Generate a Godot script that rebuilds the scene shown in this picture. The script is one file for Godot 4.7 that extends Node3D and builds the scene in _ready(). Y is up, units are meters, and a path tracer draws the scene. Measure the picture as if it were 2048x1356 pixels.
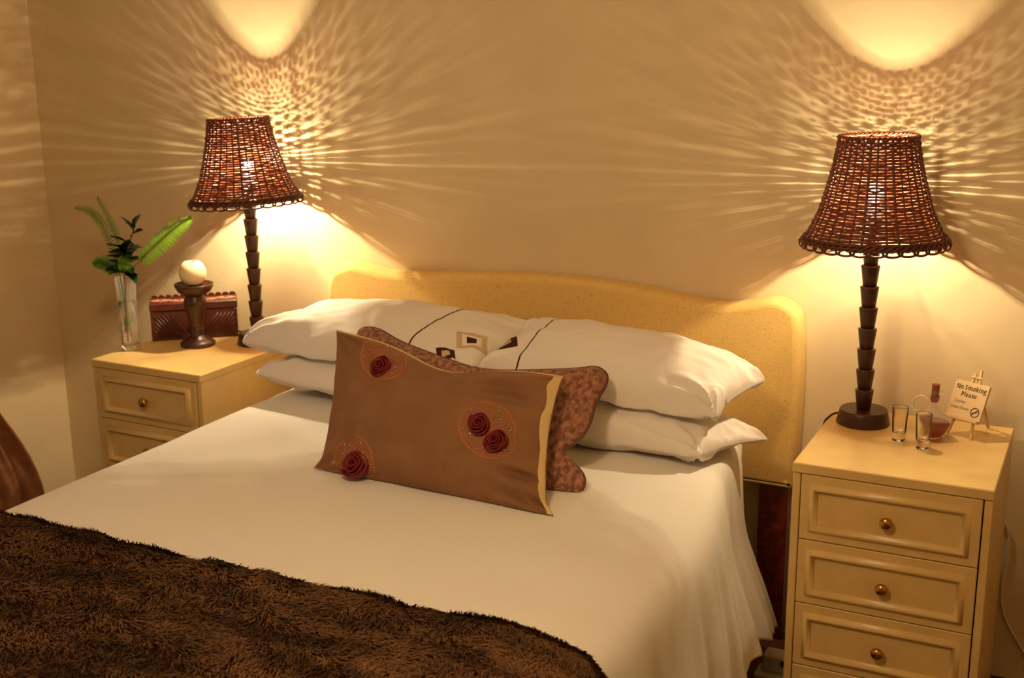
extends Node3D
# A guest-house bedroom at night, lit by two wicker table lamps. Back wall at z = 0, y up, metres.

const TABLE := 0.76

var mats := {}
var taken := {}

# ------------------------------------------------------------------ mesh builder
class Geo:
	var v := PackedVector3Array()
	var uv := PackedVector2Array()
	var idx := PackedInt32Array()
	var sg := 0
	var groups := PackedInt32Array()

	func add(p: Vector3, t := Vector2.ZERO) -> int:
		v.append(p)
		uv.append(t)
		return v.size() - 1

	func tri(a: int, b: int, c: int) -> void:
		idx.append(a)
		idx.append(b)
		idx.append(c)
		groups.append(sg)

	func quad(a: int, b: int, c: int, d: int) -> void:
		tri(a, b, c)
		tri(a, c, d)

	# rows of equal length; front side is where u to the right and v up look counter to it
	func grid(rows: Array, uvs: Array = [], flip := false) -> void:
		var base := v.size()
		var m: int = rows[0].size()
		for j in rows.size():
			var row: PackedVector3Array = rows[j]
			for i in m:
				v.append(row[i])
				uv.append(uvs[j][i] if uvs.size() else Vector2(float(i) / (m - 1), float(j) / (rows.size() - 1)))
		for j in rows.size() - 1:
			for i in m - 1:
				var a := base + j * m + i
				if flip:
					quad(a, a + 1, a + m + 1, a + m)
				else:
					quad(a, a + m, a + m + 1, a + 1)

	func lathe(profile: Array, n := 32, flip := false, at := Vector3.ZERO) -> void:
		var rows := []
		for p in profile:
			var row := PackedVector3Array()
			for i in n + 1:
				var t := TAU * i / n
				row.append(at + Vector3(cos(t) * p.x, p.y, -sin(t) * p.x))
			rows.append(row)
		grid(rows, [], flip)

	func tube(path: PackedVector3Array, radii, sides := 8, closed := false, squash := 1.0) -> void:
		var rows := []
		var n := path.size()
		var up := Vector3.UP
		var last := Vector3.ZERO
		for k in n:
			var d: Vector3
			if closed:
				d = path[(k + 1) % n] - path[(k - 1 + n) % n]
			else:
				d = path[mini(k + 1, n - 1)] - path[maxi(k - 1, 0)]
			d = d.normalized()
			var side: Vector3
			if last == Vector3.ZERO:
				side = d.cross(up if absf(d.y) < 0.9 else Vector3.RIGHT).normalized()
			else:
				side = (last - d * last.dot(d)).normalized()
			last = side
			var other := d.cross(side).normalized()
			var r: float = radii if radii is float else radii[k]
			var row := PackedVector3Array()
			for i in sides + 1:
				var t := TAU * i / sides
				row.append(path[k] + side * cos(t) * r + other * sin(t) * r * squash)
			rows.append(row)
		if closed:
			rows.append(rows[0])
		grid(rows)
		if not closed:
			for e in [0, rows.size() - 1]:
				var row: PackedVector3Array = rows[e]
				var c := add(path[0] if e == 0 else path[n - 1])
				var first := v.size()
				for i in sides:
					add(row[i])
				for i in sides:
					if e == 0:
						tri(c, first + i, first + (i + 1) % sides)
					else:
						tri(c, first + (i + 1) % sides, first + i)

	# box with chamfered edges
	func box(c: Vector3, s: Vector3, b := 0.002, turn := Basis.IDENTITY) -> void:
		var h := s / 2
		b = minf(b, minf(h.x, minf(h.y, h.z)) * 0.9)
		var i := h - Vector3(b, b, b)
		var corner := {}
		for sx in [-1, 1]:
			for sy in [-1, 1]:
				for sz in [-1, 1]:
					var k := Vector3(sx, sy, sz)
					corner[k] = [turn * Vector3(sx * h.x, sy * i.y, sz * i.z) + c, turn * Vector3(sx * i.x, sy * h.y, sz * i.z) + c, turn * Vector3(sx * i.x, sy * i.y, sz * h.z) + c]
		var middle := c
		var faces := []
		for ax in 3:
			for s1 in [-1, 1]:
				var q := []
				for o in [[-1, -1], [1, -1], [1, 1], [-1, 1]]:
					var k := Vector3.ZERO
					k[ax] = s1
					k[(ax + 1) % 3] = o[0]
					k[(ax + 2) % 3] = o[1]
					q.append(corner[k][ax])
				faces.append(q)
				# edges along axis ax, for the pair of signs
			for o in [[-1, -1], [1, -1], [1, 1], [-1, 1]]:
				var k0 := Vector3.ZERO
				k0[(ax + 1) % 3] = o[0]
				k0[(ax + 2) % 3] = o[1]
				var k1 := k0
				k0[ax] = -1
				k1[ax] = 1
				faces.append([corner[k0][(ax + 1) % 3], corner[k1][(ax + 1) % 3], corner[k1][(ax + 2) % 3], corner[k0][(ax + 2) % 3]])
		for k in corner:
			faces.append(corner[k])
		for q in faces:
			var mid := Vector3.ZERO
			for p in q:
				mid += p / q.size()
			var nrm: Vector3 = (q[1] - q[0]).cross(q[2] - q[0])
			var ids := []
			for p in q:
				ids.append(add(p))
			if nrm.dot(mid - middle) > 0:
				ids.reverse()
			for e in range(1, ids.size() - 1):
				tri(ids[0], ids[e], ids[e + 1])

	func commit(smooth := true) -> ArrayMesh:
		var st := SurfaceTool.new()
		st.begin(Mesh.PRIMITIVE_TRIANGLES)
		st.set_smooth_group(0 if smooth else -1)
		for e in idx.size():
			var k := idx[e]
			if smooth:
				st.set_smooth_group(groups[e / 3])
			st.set_uv(uv[k])
			st.add_vertex(v[k])
		st.generate_normals()
		st.index()
		return st.commit()

# ------------------------------------------------------------------ helpers
func numbered(called: String) -> String:
	taken[called] = taken.get(called, -1) + 1
	return called if taken[called] == 0 else "%s_%03d" % [called, taken[called]]

func tag(o: Node3D, label: String, category: String, group := "") -> void:
	o.set_meta("label", label)
	o.set_meta("category", category)
	if group:
		o.set_meta("group", group)

func thing(called: String, label: String, category: String, at: Vector3, turn := 0.0, group := "") -> Node3D:
	var o := Node3D.new()
	o.name = numbered(called)
	add_child(o)
	o.position = at
	o.rotation.y = turn
	tag(o, label, category, group)
	return o

func part(called: String, mesh: Mesh, m: Material, parent: Node = null, at := Vector3.ZERO) -> MeshInstance3D:
	var o := MeshInstance3D.new()
	o.mesh = mesh
	o.material_override = m
	o.position = at
	if parent == null:
		o.name = numbered(called)
		add_child(o)
	else:
		o.name = called
		parent.add_child(o, true)
	return o

func struct(called: String, c: Vector3, s: Vector3, m: Material) -> MeshInstance3D:
	var b := BoxMesh.new()
	b.size = s
	var o := part(called, b, m, null, c)
	o.set_meta("kind", "structure")
	return o

func noise(freq: float, octaves := 4, kind := FastNoiseLite.TYPE_SIMPLEX_SMOOTH, sd := 1) -> FastNoiseLite:
	var n := FastNoiseLite.new()
	n.noise_type = kind
	n.frequency = freq
	n.fractal_octaves = octaves
	n.seed = sd
	return n

func noise_tex(freq: float, octaves := 4, size := 512, ramp: Array = [], sd := 1, kind := FastNoiseLite.TYPE_SIMPLEX_SMOOTH) -> NoiseTexture2D:
	var t := NoiseTexture2D.new()
	t.width = size
	t.height = size
	t.seamless = true
	t.noise = noise(freq, octaves, kind, sd)
	if ramp.size():
		var g := Gradient.new()
		g.offsets = PackedFloat32Array(ramp[0])
		g.colors = PackedColorArray(ramp[1])
		t.color_ramp = g
	return t

func mat(called: String, c: Color, rough := 0.6, metal := 0.0, spec := 0.5) -> StandardMaterial3D:
	var m := StandardMaterial3D.new()
	m.resource_name = called
	m.albedo_color = c
	m.roughness = rough
	m.metallic = metal
	m.metallic_specular = spec
	mats[called] = m
	return m

func triplanar(m: StandardMaterial3D, scale: float, tex: Texture2D, bump: Texture2D = null, depth := 0.0, world := true) -> StandardMaterial3D:
	m.uv1_triplanar = true
	m.uv1_world_triplanar = world
	m.uv1_scale = Vector3.ONE * scale
	if tex:
		m.albedo_texture = tex
	if bump:
		m.heightmap_enabled = true
		m.heightmap_texture = bump
		m.heightmap_scale = depth
	return m

func smooth_path(pts: Array, n: int) -> PackedVector3Array:
	var out := PackedVector3Array()
	var m := pts.size()
	for k in n:
		var t := float(k) / (n - 1) * (m - 1)
		var i := mini(int(t), m - 2)
		var f := t - i
		var a: Vector3 = pts[maxi(i - 1, 0)]
		var b: Vector3 = pts[i]
		var c: Vector3 = pts[i + 1]
		var d: Vector3 = pts[mini(i + 2, m - 1)]
		out.append(b.cubic_interpolate(c, a, d, f))
	return out

func smooth_path2(pts: Array, n: int, closed := false) -> PackedVector2Array:
	var out := PackedVector2Array()
	var m := pts.size()
	for k in n:
		var t := float(k) / (n if closed else n - 1) * (m if closed else m - 1)
		var i := int(t) if closed else mini(int(t), m - 2)
		var f := t - i
		var a: Vector2 = pts[(i - 1 + m) % m] if closed else pts[maxi(i - 1, 0)]
		var b: Vector2 = pts[i % m]
		var c: Vector2 = pts[(i + 1) % m]
		var d: Vector2 = pts[(i + 2) % m] if closed else pts[mini(i + 2, m - 1)]
		out.append(b.cubic_interpolate(c, a, d, f))
	return out

func cord(pts: Array, r: float, n := 40, sides := 6) -> ArrayMesh:
	var g := Geo.new()
	g.tube(smooth_path(pts, n), r, sides)
	return g.commit()

# ------------------------------------------------------------------ materials
func make_materials() -> void:
	var relief := noise_tex(0.012, 5, 1024, [], 3)
	var mottle := noise_tex(0.006, 4, 512, [[0.0, 1.0], [Color(0.97, 0.965, 0.955), Color(1, 1, 1)]], 8)
	triplanar(mat("plaster", Color(0.89, 0.81, 0.655), 0.75, 0, 0.35), 1.1, mottle, relief, 0.07)
	triplanar(mat("ceiling_paint", Color(0.9, 0.86, 0.76), 0.9), 1.0, mottle)
	triplanar(mat("floor_wood", Color(0.42, 0.26, 0.15), 0.45), 0.8, noise_tex(0.02, 4, 512, [[0.0, 1.0], [Color(0.7, 0.62, 0.55), Color(1, 1, 1)]], 4))
	var brush := noise_tex(0.03, 3, 256, [], 6)
	triplanar(mat("cream_paint", Color(0.87, 0.74, 0.48), 0.32), 3.0, noise_tex(0.01, 4, 256, [[0.0, 1.0], [Color(0.95, 0.94, 0.92), Color(1, 1, 1)]], 9), brush, 0.02, false)
	mat("brass", Color(0.75, 0.57, 0.28), 0.25, 1.0)
	var weave := noise_tex(0.11, 3, 512, [], 12)
	triplanar(mat("white_linen", Color(0.91, 0.89, 0.86), 0.85, 0, 0.3), 4.0, null, weave, 0.03)
	triplanar(mat("pillow_linen", Color(0.93, 0.90, 0.87), 0.85, 0, 0.3), 4.0, null, weave, 0.03)
	var suede := noise_tex(0.010, 5, 1024, [[0.0, 0.44, 0.485, 0.5, 0.515, 0.56, 1.0], [Color(0.93, 0.92, 0.90), Color(1, 1, 1), Color(0.97, 0.96, 0.94), Color(0.76, 0.72, 0.65), Color(0.97, 0.96, 0.94), Color(1, 1, 1), Color(0.94, 0.93, 0.91)]], 21)
	var m := triplanar(mat("suede", Color(0.93, 0.78, 0.48), 0.8, 0, 0.3), 3.2, suede, weave, 0.04)
	m.rim_enabled = true
	m.rim = 0.25
	triplanar(mat("red_wood", Color(0.50, 0.20, 0.10), 0.4), 5.0, noise_tex(0.02, 4, 256, [[0.0, 1.0], [Color(0.55, 0.5, 0.48), Color(1, 1, 1)]], 31))
	triplanar(mat("carved_wood", Color(0.42, 0.15, 0.09), 0.38), 9.0, noise_tex(0.02, 4, 256, [[0.0, 1.0], [Color(0.55, 0.5, 0.45), Color(1, 1, 1)]], 33))
	triplanar(mat("pale_inlay", Color(0.80, 0.58, 0.45), 0.45), 12.0, noise_tex(0.03, 3, 128, [[0.0, 1.0], [Color(0.7, 0.62, 0.6), Color(1, 1, 1)]], 35))
	triplanar(mat("turned_wood", Color(0.34, 0.19, 0.10), 0.35), 12.0, noise_tex(0.02, 4, 256, [[0.0, 1.0], [Color(0.6, 0.55, 0.5), Color(1, 1, 1)]], 32))
	triplanar(mat("lamp_wood", Color(0.29, 0.15, 0.09), 0.36), 14.0, noise_tex(0.02, 4, 128, [[0.0, 1.0], [Color(0.65, 0.6, 0.55), Color(1, 1, 1)]], 34))
	m = triplanar(mat("cane", Color(0.56, 0.29, 0.16), 0.42), 30.0, noise_tex(0.03, 3, 128, [[0.0, 1.0], [Color(0.6, 0.5, 0.45), Color(1, 1, 1)]], 36))
	m.backlight_enabled = true
	m.backlight = Color(0.34, 0.17, 0.09)
	triplanar(mat("cane_dark", Color(0.42, 0.20, 0.12), 0.45), 30.0, noise_tex(0.03, 3, 128, [[0.0, 1.0], [Color(0.6, 0.5, 0.45), Color(1, 1, 1)]], 36))
	mat("black_cable", Color(0.08, 0.06, 0.05), 0.5)
	mat("white_plastic", Color(0.86, 0.82, 0.76), 0.4)
	mat("dark_hole", Color(0.02, 0.02, 0.02), 0.6)
	mat("wire", Color(0.6, 0.5, 0.35), 0.35, 1.0)
	m = mat("bulb_glow", Color(1, 1, 1, 0.05), 0.02)
	m.transparency = BaseMaterial3D.TRANSPARENCY_ALPHA
	m.emission_enabled = true
	m.emission = Color(1.0, 0.92, 0.8)
	m.emission_energy_multiplier = 0.12
	m = mat("filament_glow", Color(1, 0.9, 0.7), 0.3)
	m.emission_enabled = true
	m.emission = Color(1.0, 0.91, 0.73)
	m.emission_energy_multiplier = 7200.0
	m = mat("globe_glow", Color(0.95, 0.92, 0.85), 0.4)
	m.emission_enabled = true
	m.emission = Color(1.0, 0.865, 0.68)
	m.emission_energy_multiplier = 2.0
	m = mat("wax", Color(0.93, 0.86, 0.70), 0.5)
	m.subsurf_scatter_enabled = true
	m.subsurf_scatter_strength = 0.35
	m = mat("clear_glass", Color(1, 1, 1, 0.06), 0.02, 0, 0.6)
	m.transparency = BaseMaterial3D.TRANSPARENCY_ALPHA
	m = mat("solid_glass", Color(1, 1, 1, 0.0), 0.0)
	m.transparency = BaseMaterial3D.TRANSPARENCY_ALPHA
	m.refraction_enabled = true
	m.refraction_scale = 0.05
	m = mat("water", Color(1, 1, 1, 0.0), 0.0)
	m.transparency = BaseMaterial3D.TRANSPARENCY_ALPHA
	m.refraction_enabled = true
	m.refraction_scale = 0.033
	m = mat("red_liqueur", Color(0.52, 0.02, 0.012, 0.0), 0.0)
	m.transparency = BaseMaterial3D.TRANSPARENCY_ALPHA
	m.refraction_enabled = true
	m.refraction_scale = 0.035
	triplanar(mat("cork", Color(0.68, 0.43, 0.24), 0.9), 40.0, noise_tex(0.06, 3, 128, [[0.0, 1.0], [Color(0.6, 0.5, 0.45), Color(1, 1, 1)]], 41))
	mat("sign_board", Color(0.86, 0.74, 0.55), 0.7)
	mat("ink", Color(0.16, 0.11, 0.08), 0.7)
	mat("easel_wood", Color(0.84, 0.70, 0.48), 0.6)
	m = mat("fern_green", Color(0.30, 0.47, 0.10), 0.5)
	m.backlight_enabled = true
	m.backlight = Color(0.35, 0.5, 0.1)
	mat("leaf_dark", Color(0.10, 0.20, 0.07), 0.25)
	mat("stem_brown", Color(0.46, 0.25, 0.10), 0.6)
	m = triplanar(mat("brown_velvet", Color(0.59, 0.43, 0.31), 0.9, 0, 0.2), 3.0, noise_tex(0.008, 4, 256, [[0.0, 1.0], [Color(0.86, 0.84, 0.82), Color(1, 1, 1)]], 51), weave, 0.03)
	m.rim_enabled = true
	m.rim = 0.5
	m.rim_tint = 0.6
	mat("cushion_cream", Color(0.85, 0.74, 0.52), 0.85)
	m = triplanar(mat("crushed_velvet", Color(0.74, 0.53, 0.43), 0.55, 0, 0.4), 4.5, noise_tex(0.022, 4, 512, [[0.0, 0.4, 0.52, 0.62, 1.0], [Color(0.55, 0.49, 0.48), Color(0.64, 0.58, 0.56), Color(0.78, 0.73, 0.70), Color(0.95, 0.91, 0.88), Color(1, 1, 1)]], 52), noise_tex(0.022, 4, 512, [], 53), 0.9)
	m.rim_enabled = true
	m.rim = 0.6
	m.rim_tint = 0.5
	mat("piping", Color(0.38, 0.22, 0.18), 0.6)
	m = mat("rose_cloth", Color(0.45, 0.05, 0.05), 0.6)
	m.rim_enabled = true
	m.rim = 0.4
	m.rim_tint = 0.8
	mat("thread", Color(0.76, 0.46, 0.29), 0.5)
	mat("bead", Color(0.85, 0.88, 0.85), 0.1, 0.6)
	triplanar(mat("curtain_cloth", Color(0.72, 0.50, 0.34), 0.8), 3.0, noise_tex(0.02, 4, 256, [[0.0, 1.0], [Color(0.75, 0.7, 0.68), Color(1, 1, 1)]], 61))
	mat("bed_base_cloth", Color(0.20, 0.14, 0.11), 0.9)
	triplanar(mat("fur_backing", Color(0.23, 0.13, 0.07), 0.95, 0, 0.1), 6.0, noise_tex(0.02, 3, 256, [[0.0, 1.0], [Color(0.5, 0.45, 0.4), Color(1, 1, 1)]], 62))
	m = mat("fur_hair", Color(1, 1, 1), 0.6, 0, 0.3)
	m.vertex_color_use_as_albedo = true

# ------------------------------------------------------------------ room
func build_room() -> void:
	var p: Material = mats.plaster
	struct("wall_back", Vector3(0.2, 1.3, -0.1), Vector3(5.0, 2.6, 0.2), p)
	var g := Geo.new()
	var x := -2.22
	g.box(Vector3(x, 1.3, 0.65), Vector3(0.2, 2.6, 1.3), 0.0)
	g.box(Vector3(x, 1.3, 3.8), Vector3(0.2, 2.6, 2.0), 0.0)
	g.box(Vector3(x, 0.475, 2.05), Vector3(0.2, 0.95, 1.5), 0.0)
	g.box(Vector3(x, 2.35, 2.05), Vector3(0.2, 0.5, 1.5), 0.0)
	var wl := part("wall_left", g.commit(false), p)
	wl.set_meta("kind", "structure")
	# window in the left wall, beyond the frame of the picture
	var win := Node3D.new()
	win.name = "window_1"
	add_child(win)
	win.set_meta("kind", "structure")
	for q in [[Vector3(x, 0.975, 2.05), Vector3(0.06, 0.05, 1.5)], [Vector3(x, 2.075, 2.05), Vector3(0.06, 0.05, 1.5)], [Vector3(x, 1.525, 1.325), Vector3(0.06, 1.05, 0.05)], [Vector3(x, 1.525, 2.775), Vector3(0.06, 1.05, 0.05)], [Vector3(x, 1.525, 2.05), Vector3(0.05, 1.05, 0.04)]]:
		g = Geo.new()
		g.box(q[0], q[1], 0.003)
		part("window_frame", g.commit(false), mats.white_plastic, win)
	for z in [1.69, 2.41]:
		g = Geo.new()
		g.box(Vector3(x, 1.525, z), Vector3(0.006, 1.05, 0.68), 0.0)
		part("window_pane", g.commit(false), mats.clear_glass, win)
	struct("wall_right", Vector3(2.7, 1.3, 2.4), Vector3(0.2, 2.6, 4.8), p)
	struct("wall_front", Vector3(0.2, 1.3, 4.9), Vector3(5.0, 2.6, 0.2), p)
	struct("floor", Vector3(0.2, -0.05, 2.4), Vector3(5.0, 0.1, 5.2), mats.floor_wood)
	struct("ceiling", Vector3(0.2, 2.65, 2.4), Vector3(5.0, 0.1, 5.2), mats.ceiling_paint)

# ------------------------------------------------------------------ lamps
var shade_profile := [Vector2(0.0, 0.182), Vector2(0.015, 0.173), Vector2(0.032, 0.163), Vector2(0.082, 0.140), Vector2(0.145, 0.122), Vector2(0.195, 0.109), Vector2(0.268, 0.0965)]

func shade_radius(y: float) -> float:
	for k in shade_profile.size() - 1:
		var a: Vector2 = shade_profile[k]
		var b: Vector2 = shade_profile[k + 1]
		if y <= b.x:
			return lerpf(a.y, b.y, clampf((y - a.x) / (b.x - a.x), 0, 1))
	return shade_profile[-1].y

func make_lamp(label: String, at: Vector3, turn: float, stem_lean: Vector3, shade_lean: Vector3, shade_shift: Vector3, bulb_drop: float, power: float, sd: int, cord_pts: Array, cord_label: String) -> void:
	var t := thing("table_lamp", label, "lamp", at, 0.0, "wicker bedside lamps")
	var body := Basis.from_euler(stem_lean)
	var g := Geo.new()
	g.lathe([Vector2(0, 0.0), Vector2(0.068, 0.0), Vector2(0.0695, 0.002), Vector2(0.062, 0.036), Vector2(0.0605, 0.0385), Vector2(0.058, 0.039), Vector2(0, 0.039)], 48)
	part("base", g.commit(), mats.lamp_wood, t)
	# stem: stacked flaring segments, each a piece of its own
	var pitch := 0.0555
	g = Geo.new()
	g.lathe([Vector2(0, 0), Vector2(0.0165, 0), Vector2(0.0178, 0.001), Vector2(0.0240, pitch * 0.90), Vector2(0.0244, pitch * 0.925), Vector2(0.0238, pitch * 0.945), Vector2(0.0180, pitch * 0.995), Vector2(0, pitch)], 24)
	var seg := g.commit()
	for k in 9:
		var s := part("stem_segment", seg, mats.lamp_wood, t, body * Vector3(0, 0.039 + k * pitch, 0))
		s.basis = body
	var top := body * Vector3(0, 0.039 + 9 * pitch, 0)
	g = Geo.new()
	g.lathe([Vector2(0, 0), Vector2(0.014, 0), Vector2(0.014, 0.03), Vector2(0.017, 0.034), Vector2(0.017, 0.046), Vector2(0, 0.046)], 20)
	part("socket", g.commit(), mats.black_cable, t, top - Vector3(0, bulb_drop, 0))
	var bulb_at := top + Vector3(0, 0.082 - bulb_drop, 0)
	g = Geo.new()
	var prof := [Vector2(0, -0.036), Vector2(0.011, -0.036), Vector2(0.0125, -0.026)]
	for k in 9:
		var a := -0.9 + k * (PI / 2 + 0.9) / 8
		prof.append(Vector2(0.023 * cos(a), 0.004 + 0.023 * sin(a)))
	g.lathe(prof, 20)
	part("light_bulb", g.commit(), mats.bulb_glow, t, bulb_at)
	g = Geo.new()
	var ring := PackedVector3Array()
	for k in 20:
		var a := TAU * k / 20 * 0.92
		ring.append(Vector3(cos(a) * 0.0095, 0.001 * sin(a * 3), sin(a) * 0.0095))
	g.tube(ring, 0.0007, 5)
	var hot: StandardMaterial3D = mats.filament_glow.duplicate()
	hot.emission_energy_multiplier *= power
	part("bulb_filament", g.commit(), hot, t, bulb_at + Vector3(0, 0.004, 0))
	var l := OmniLight3D.new()
	l.name = "lamp_light"
	l.position = bulb_at + Vector3(0, 0.004, 0)
	l.light_color = Color(1.0, 0.91, 0.73)
	l.light_energy = LAMP * power
	l.light_size = 0.01
	l.omni_range = 12.0
	l.omni_attenuation = 2.0
	l.shadow_enabled = true
	t.add_child(l)
	# woven shade
	var rng := RandomNumberGenerator.new()
	rng.seed = sd
	var tilt := Basis.from_euler(shade_lean)
	var n := 36
	var rows := 36
	var low := 0.487
	var nz := noise(1.0, 2, FastNoiseLite.TYPE_SIMPLEX_SMOOTH, sd)
	var shade := part("lamp_shade", fitter_mesh(), mats.wire, t, Vector3(0, low, 0) + shade_shift)
	shade.basis = tilt
	for k in rows:
		var y0 := 0.016 + k * (0.268 - 0.019) / (rows - 1)
		var a: float = 0.0020
		var b: float = 0.00364 if k < rows - 3 else 0.0039
		g = Geo.new()
		var rws := []
		var m := n * 4
		for i in m + 1:
			var th := TAU * (i % m) / m
			var w := cos(th * n / 2.0 + PI * (k % 2)) * 0.0026
			var y := y0 + nz.get_noise_3d(cos(th) * 3.0, k * 1.7, sin(th) * 3.0) * 0.0017
			var r := shade_radius(y0) + w + nz.get_noise_3d(cos(th) * 2.0 + 40, k * 0.9, sin(th) * 2.0) * 0.0015
			var dir := Vector3(cos(th + turn), 0, -sin(th + turn))
			var row := PackedVector3Array()
			for s in 7:
				var q := TAU * s / 6
				row.append(dir * (r + cos(q) * a) + Vector3(0, y + sin(q) * b, 0))
			rws.append(row)
		g.grid(rws)
		part("cane_weaver", g.commit(), mats.cane, shade)
	for k in n:
		var th := TAU * (k + 0.0) / n + turn
		var pth := PackedVector3Array()
		for j in 13:
			var y := 0.268 * j / 12.0
			pth.append(Vector3(cos(th) * shade_radius(y), y, -sin(th) * shade_radius(y)))
		g = Geo.new()
		g.tube(pth, 0.0026 if k % 3 else 0.0036, 6)
		part("cane_stake", g.commit(), mats.cane_dark, shade)
	# looped border at the foot, bound ring at the top
	g = Geo.new()
	var loop := PackedVector3Array()
	var loops := 30
	for k in loops * 12:
		var q := float(k) / 12.0
		var th := TAU * q / loops
		var ph := TAU * q
		var s := th - 0.075 * sin(ph)
		var r := 0.184 + 0.003 * cos(ph * 0.5)
		loop.append(Vector3(cos(s) * r, -0.003 + 0.0068 * cos(ph), -sin(s) * r))
	g.tube(loop, 0.0033, 6, true)
	part("looped_border", g.commit(), mats.cane_dark, shade)
	for j in 4:
		g = Geo.new()
		var pl := PackedVector3Array()
		for k in 168:
			var th := TAU * k / 168
			var ph := th * 28 + PI * j + (1.0 if j > 1 else 0.0)
			var r := (0.1815 if j < 2 else 0.1765) + 0.0032 * cos(ph)
			pl.append(Vector3(cos(th) * r, (0.0055 if j < 2 else 0.0125) + 0.0032 * sin(ph), -sin(th) * r))
		g.tube(pl, 0.0034, 6, true)
		part("border_strand", g.commit(), mats.cane_dark, shade)
	for j in 2:
		g = Geo.new()
		var pl := PackedVector3Array()
		for k in 144:
			var th := TAU * k / 144
			var r := 0.0972 + 0.0026 * cos(th * 24 + PI * j)
			pl.append(Vector3(cos(th) * r, 0.268 + 0.0026 * sin(th * 24 + PI * j), -sin(th) * r))
		g.tube(pl, 0.0030, 6, true)
		part("top_strand", g.commit(), mats.cane, shade)
	var cb := part("lamp_cable", cord(cord_pts, 0.0028), mats.black_cable, null, at)
	tag(cb, cord_label, "cable")

func fitter_mesh() -> ArrayMesh:
	# three wires from the socket to the shade and the ring that carries them
	var g := Geo.new()
	var r1 := shade_radius(0.075) - 0.004
	for k in 3:
		var a := TAU * k / 3 + 0.6
		g.tube(PackedVector3Array([Vector3(cos(a) * 0.018, 0.088, sin(a) * 0.018), Vector3(cos(a) * 0.06, 0.080, sin(a) * 0.06), Vector3(cos(a) * r1, 0.075, sin(a) * r1)]), 0.0012, 5)
	var ring := PackedVector3Array()
	for k in 20:
		var a := TAU * k / 20
		ring.append(Vector3(cos(a) * 0.018, 0.088, sin(a) * 0.018))
	g.tube(ring, 0.0014, 5, true)
	return g.commit()

func make_ceiling_lamp(at: Vector3) -> void:
	# the room's own light, above and behind the viewer
	var t := thing("ceiling_lamp", "round frosted glass ceiling lamp above the foot of the room", "lamp", at)
	var g := Geo.new()
	g.lathe([Vector2(0, 0), Vector2(0.06, -0.0), Vector2(0.06, -0.02), Vector2(0, -0.02)], 24, true)
	part("rose", g.commit(), mats.white_plastic, t)
	g = Geo.new()
	g.tube(PackedVector3Array([Vector3(0, -0.02, 0), Vector3(0, -0.16, 0)]), 0.006, 8)
	part("rod", g.commit(), mats.brass, t)
	g = Geo.new()
	var prof := []
	for k in 13:
		var a := PI / 2 - PI * k / 12
		prof.append(Vector2(cos(a) * 0.12, -0.26 + sin(a) * 0.10))
	g.lathe(prof, 32, true)
	part("lamp_globe", g.commit(), mats.globe_glow, t)
	var l := OmniLight3D.new()
	l.name = "ceiling_light"
	l.position = Vector3(0, -0.26, 0)
	l.light_color = Color(1.0, 0.865, 0.68)
	l.light_energy = CEILING
	l.light_size = 0.11
	l.omni_range = 14.0
	l.omni_attenuation = 2.0
	l.shadow_enabled = true
	t.add_child(l)

# ------------------------------------------------------------------ nightstands
func frame_mesh(w: float, h: float, width: float, height: float) -> ArrayMesh:
	# mitred moulding round a rectangle in the xy plane, standing proud in z
	var prof := [Vector2(0.0, 0.0), Vector2(0.0008, 0.0022), Vector2(width * 0.22, height * 0.55), Vector2(width * 0.40, height * 0.92), Vector2(width * 0.52, height), Vector2(width * 0.66, height * 0.9), Vector2(width * 0.76, height * 0.55), Vector2(width * 0.98, height * 0.3), Vector2(width, -0.002)]
	var g := Geo.new()
	for side in 4:
		var c0: Vector2 = [Vector2(-1, -1), Vector2(1, -1), Vector2(1, 1), Vector2(-1, 1)][side]
		var c1: Vector2 = [Vector2(1, -1), Vector2(1, 1), Vector2(-1, 1), Vector2(-1, -1)][side]
		var rows := []
		for p in prof:
			var hx: float = w / 2 - p.x
			var hy: float = h / 2 - p.x
			rows.append(PackedVector3Array([Vector3(c0.x * hx, c0.y * hy, p.y), Vector3(c1.x * hx, c1.y * hy, p.y)]))
		g.grid(rows)
	return g.commit()

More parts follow.
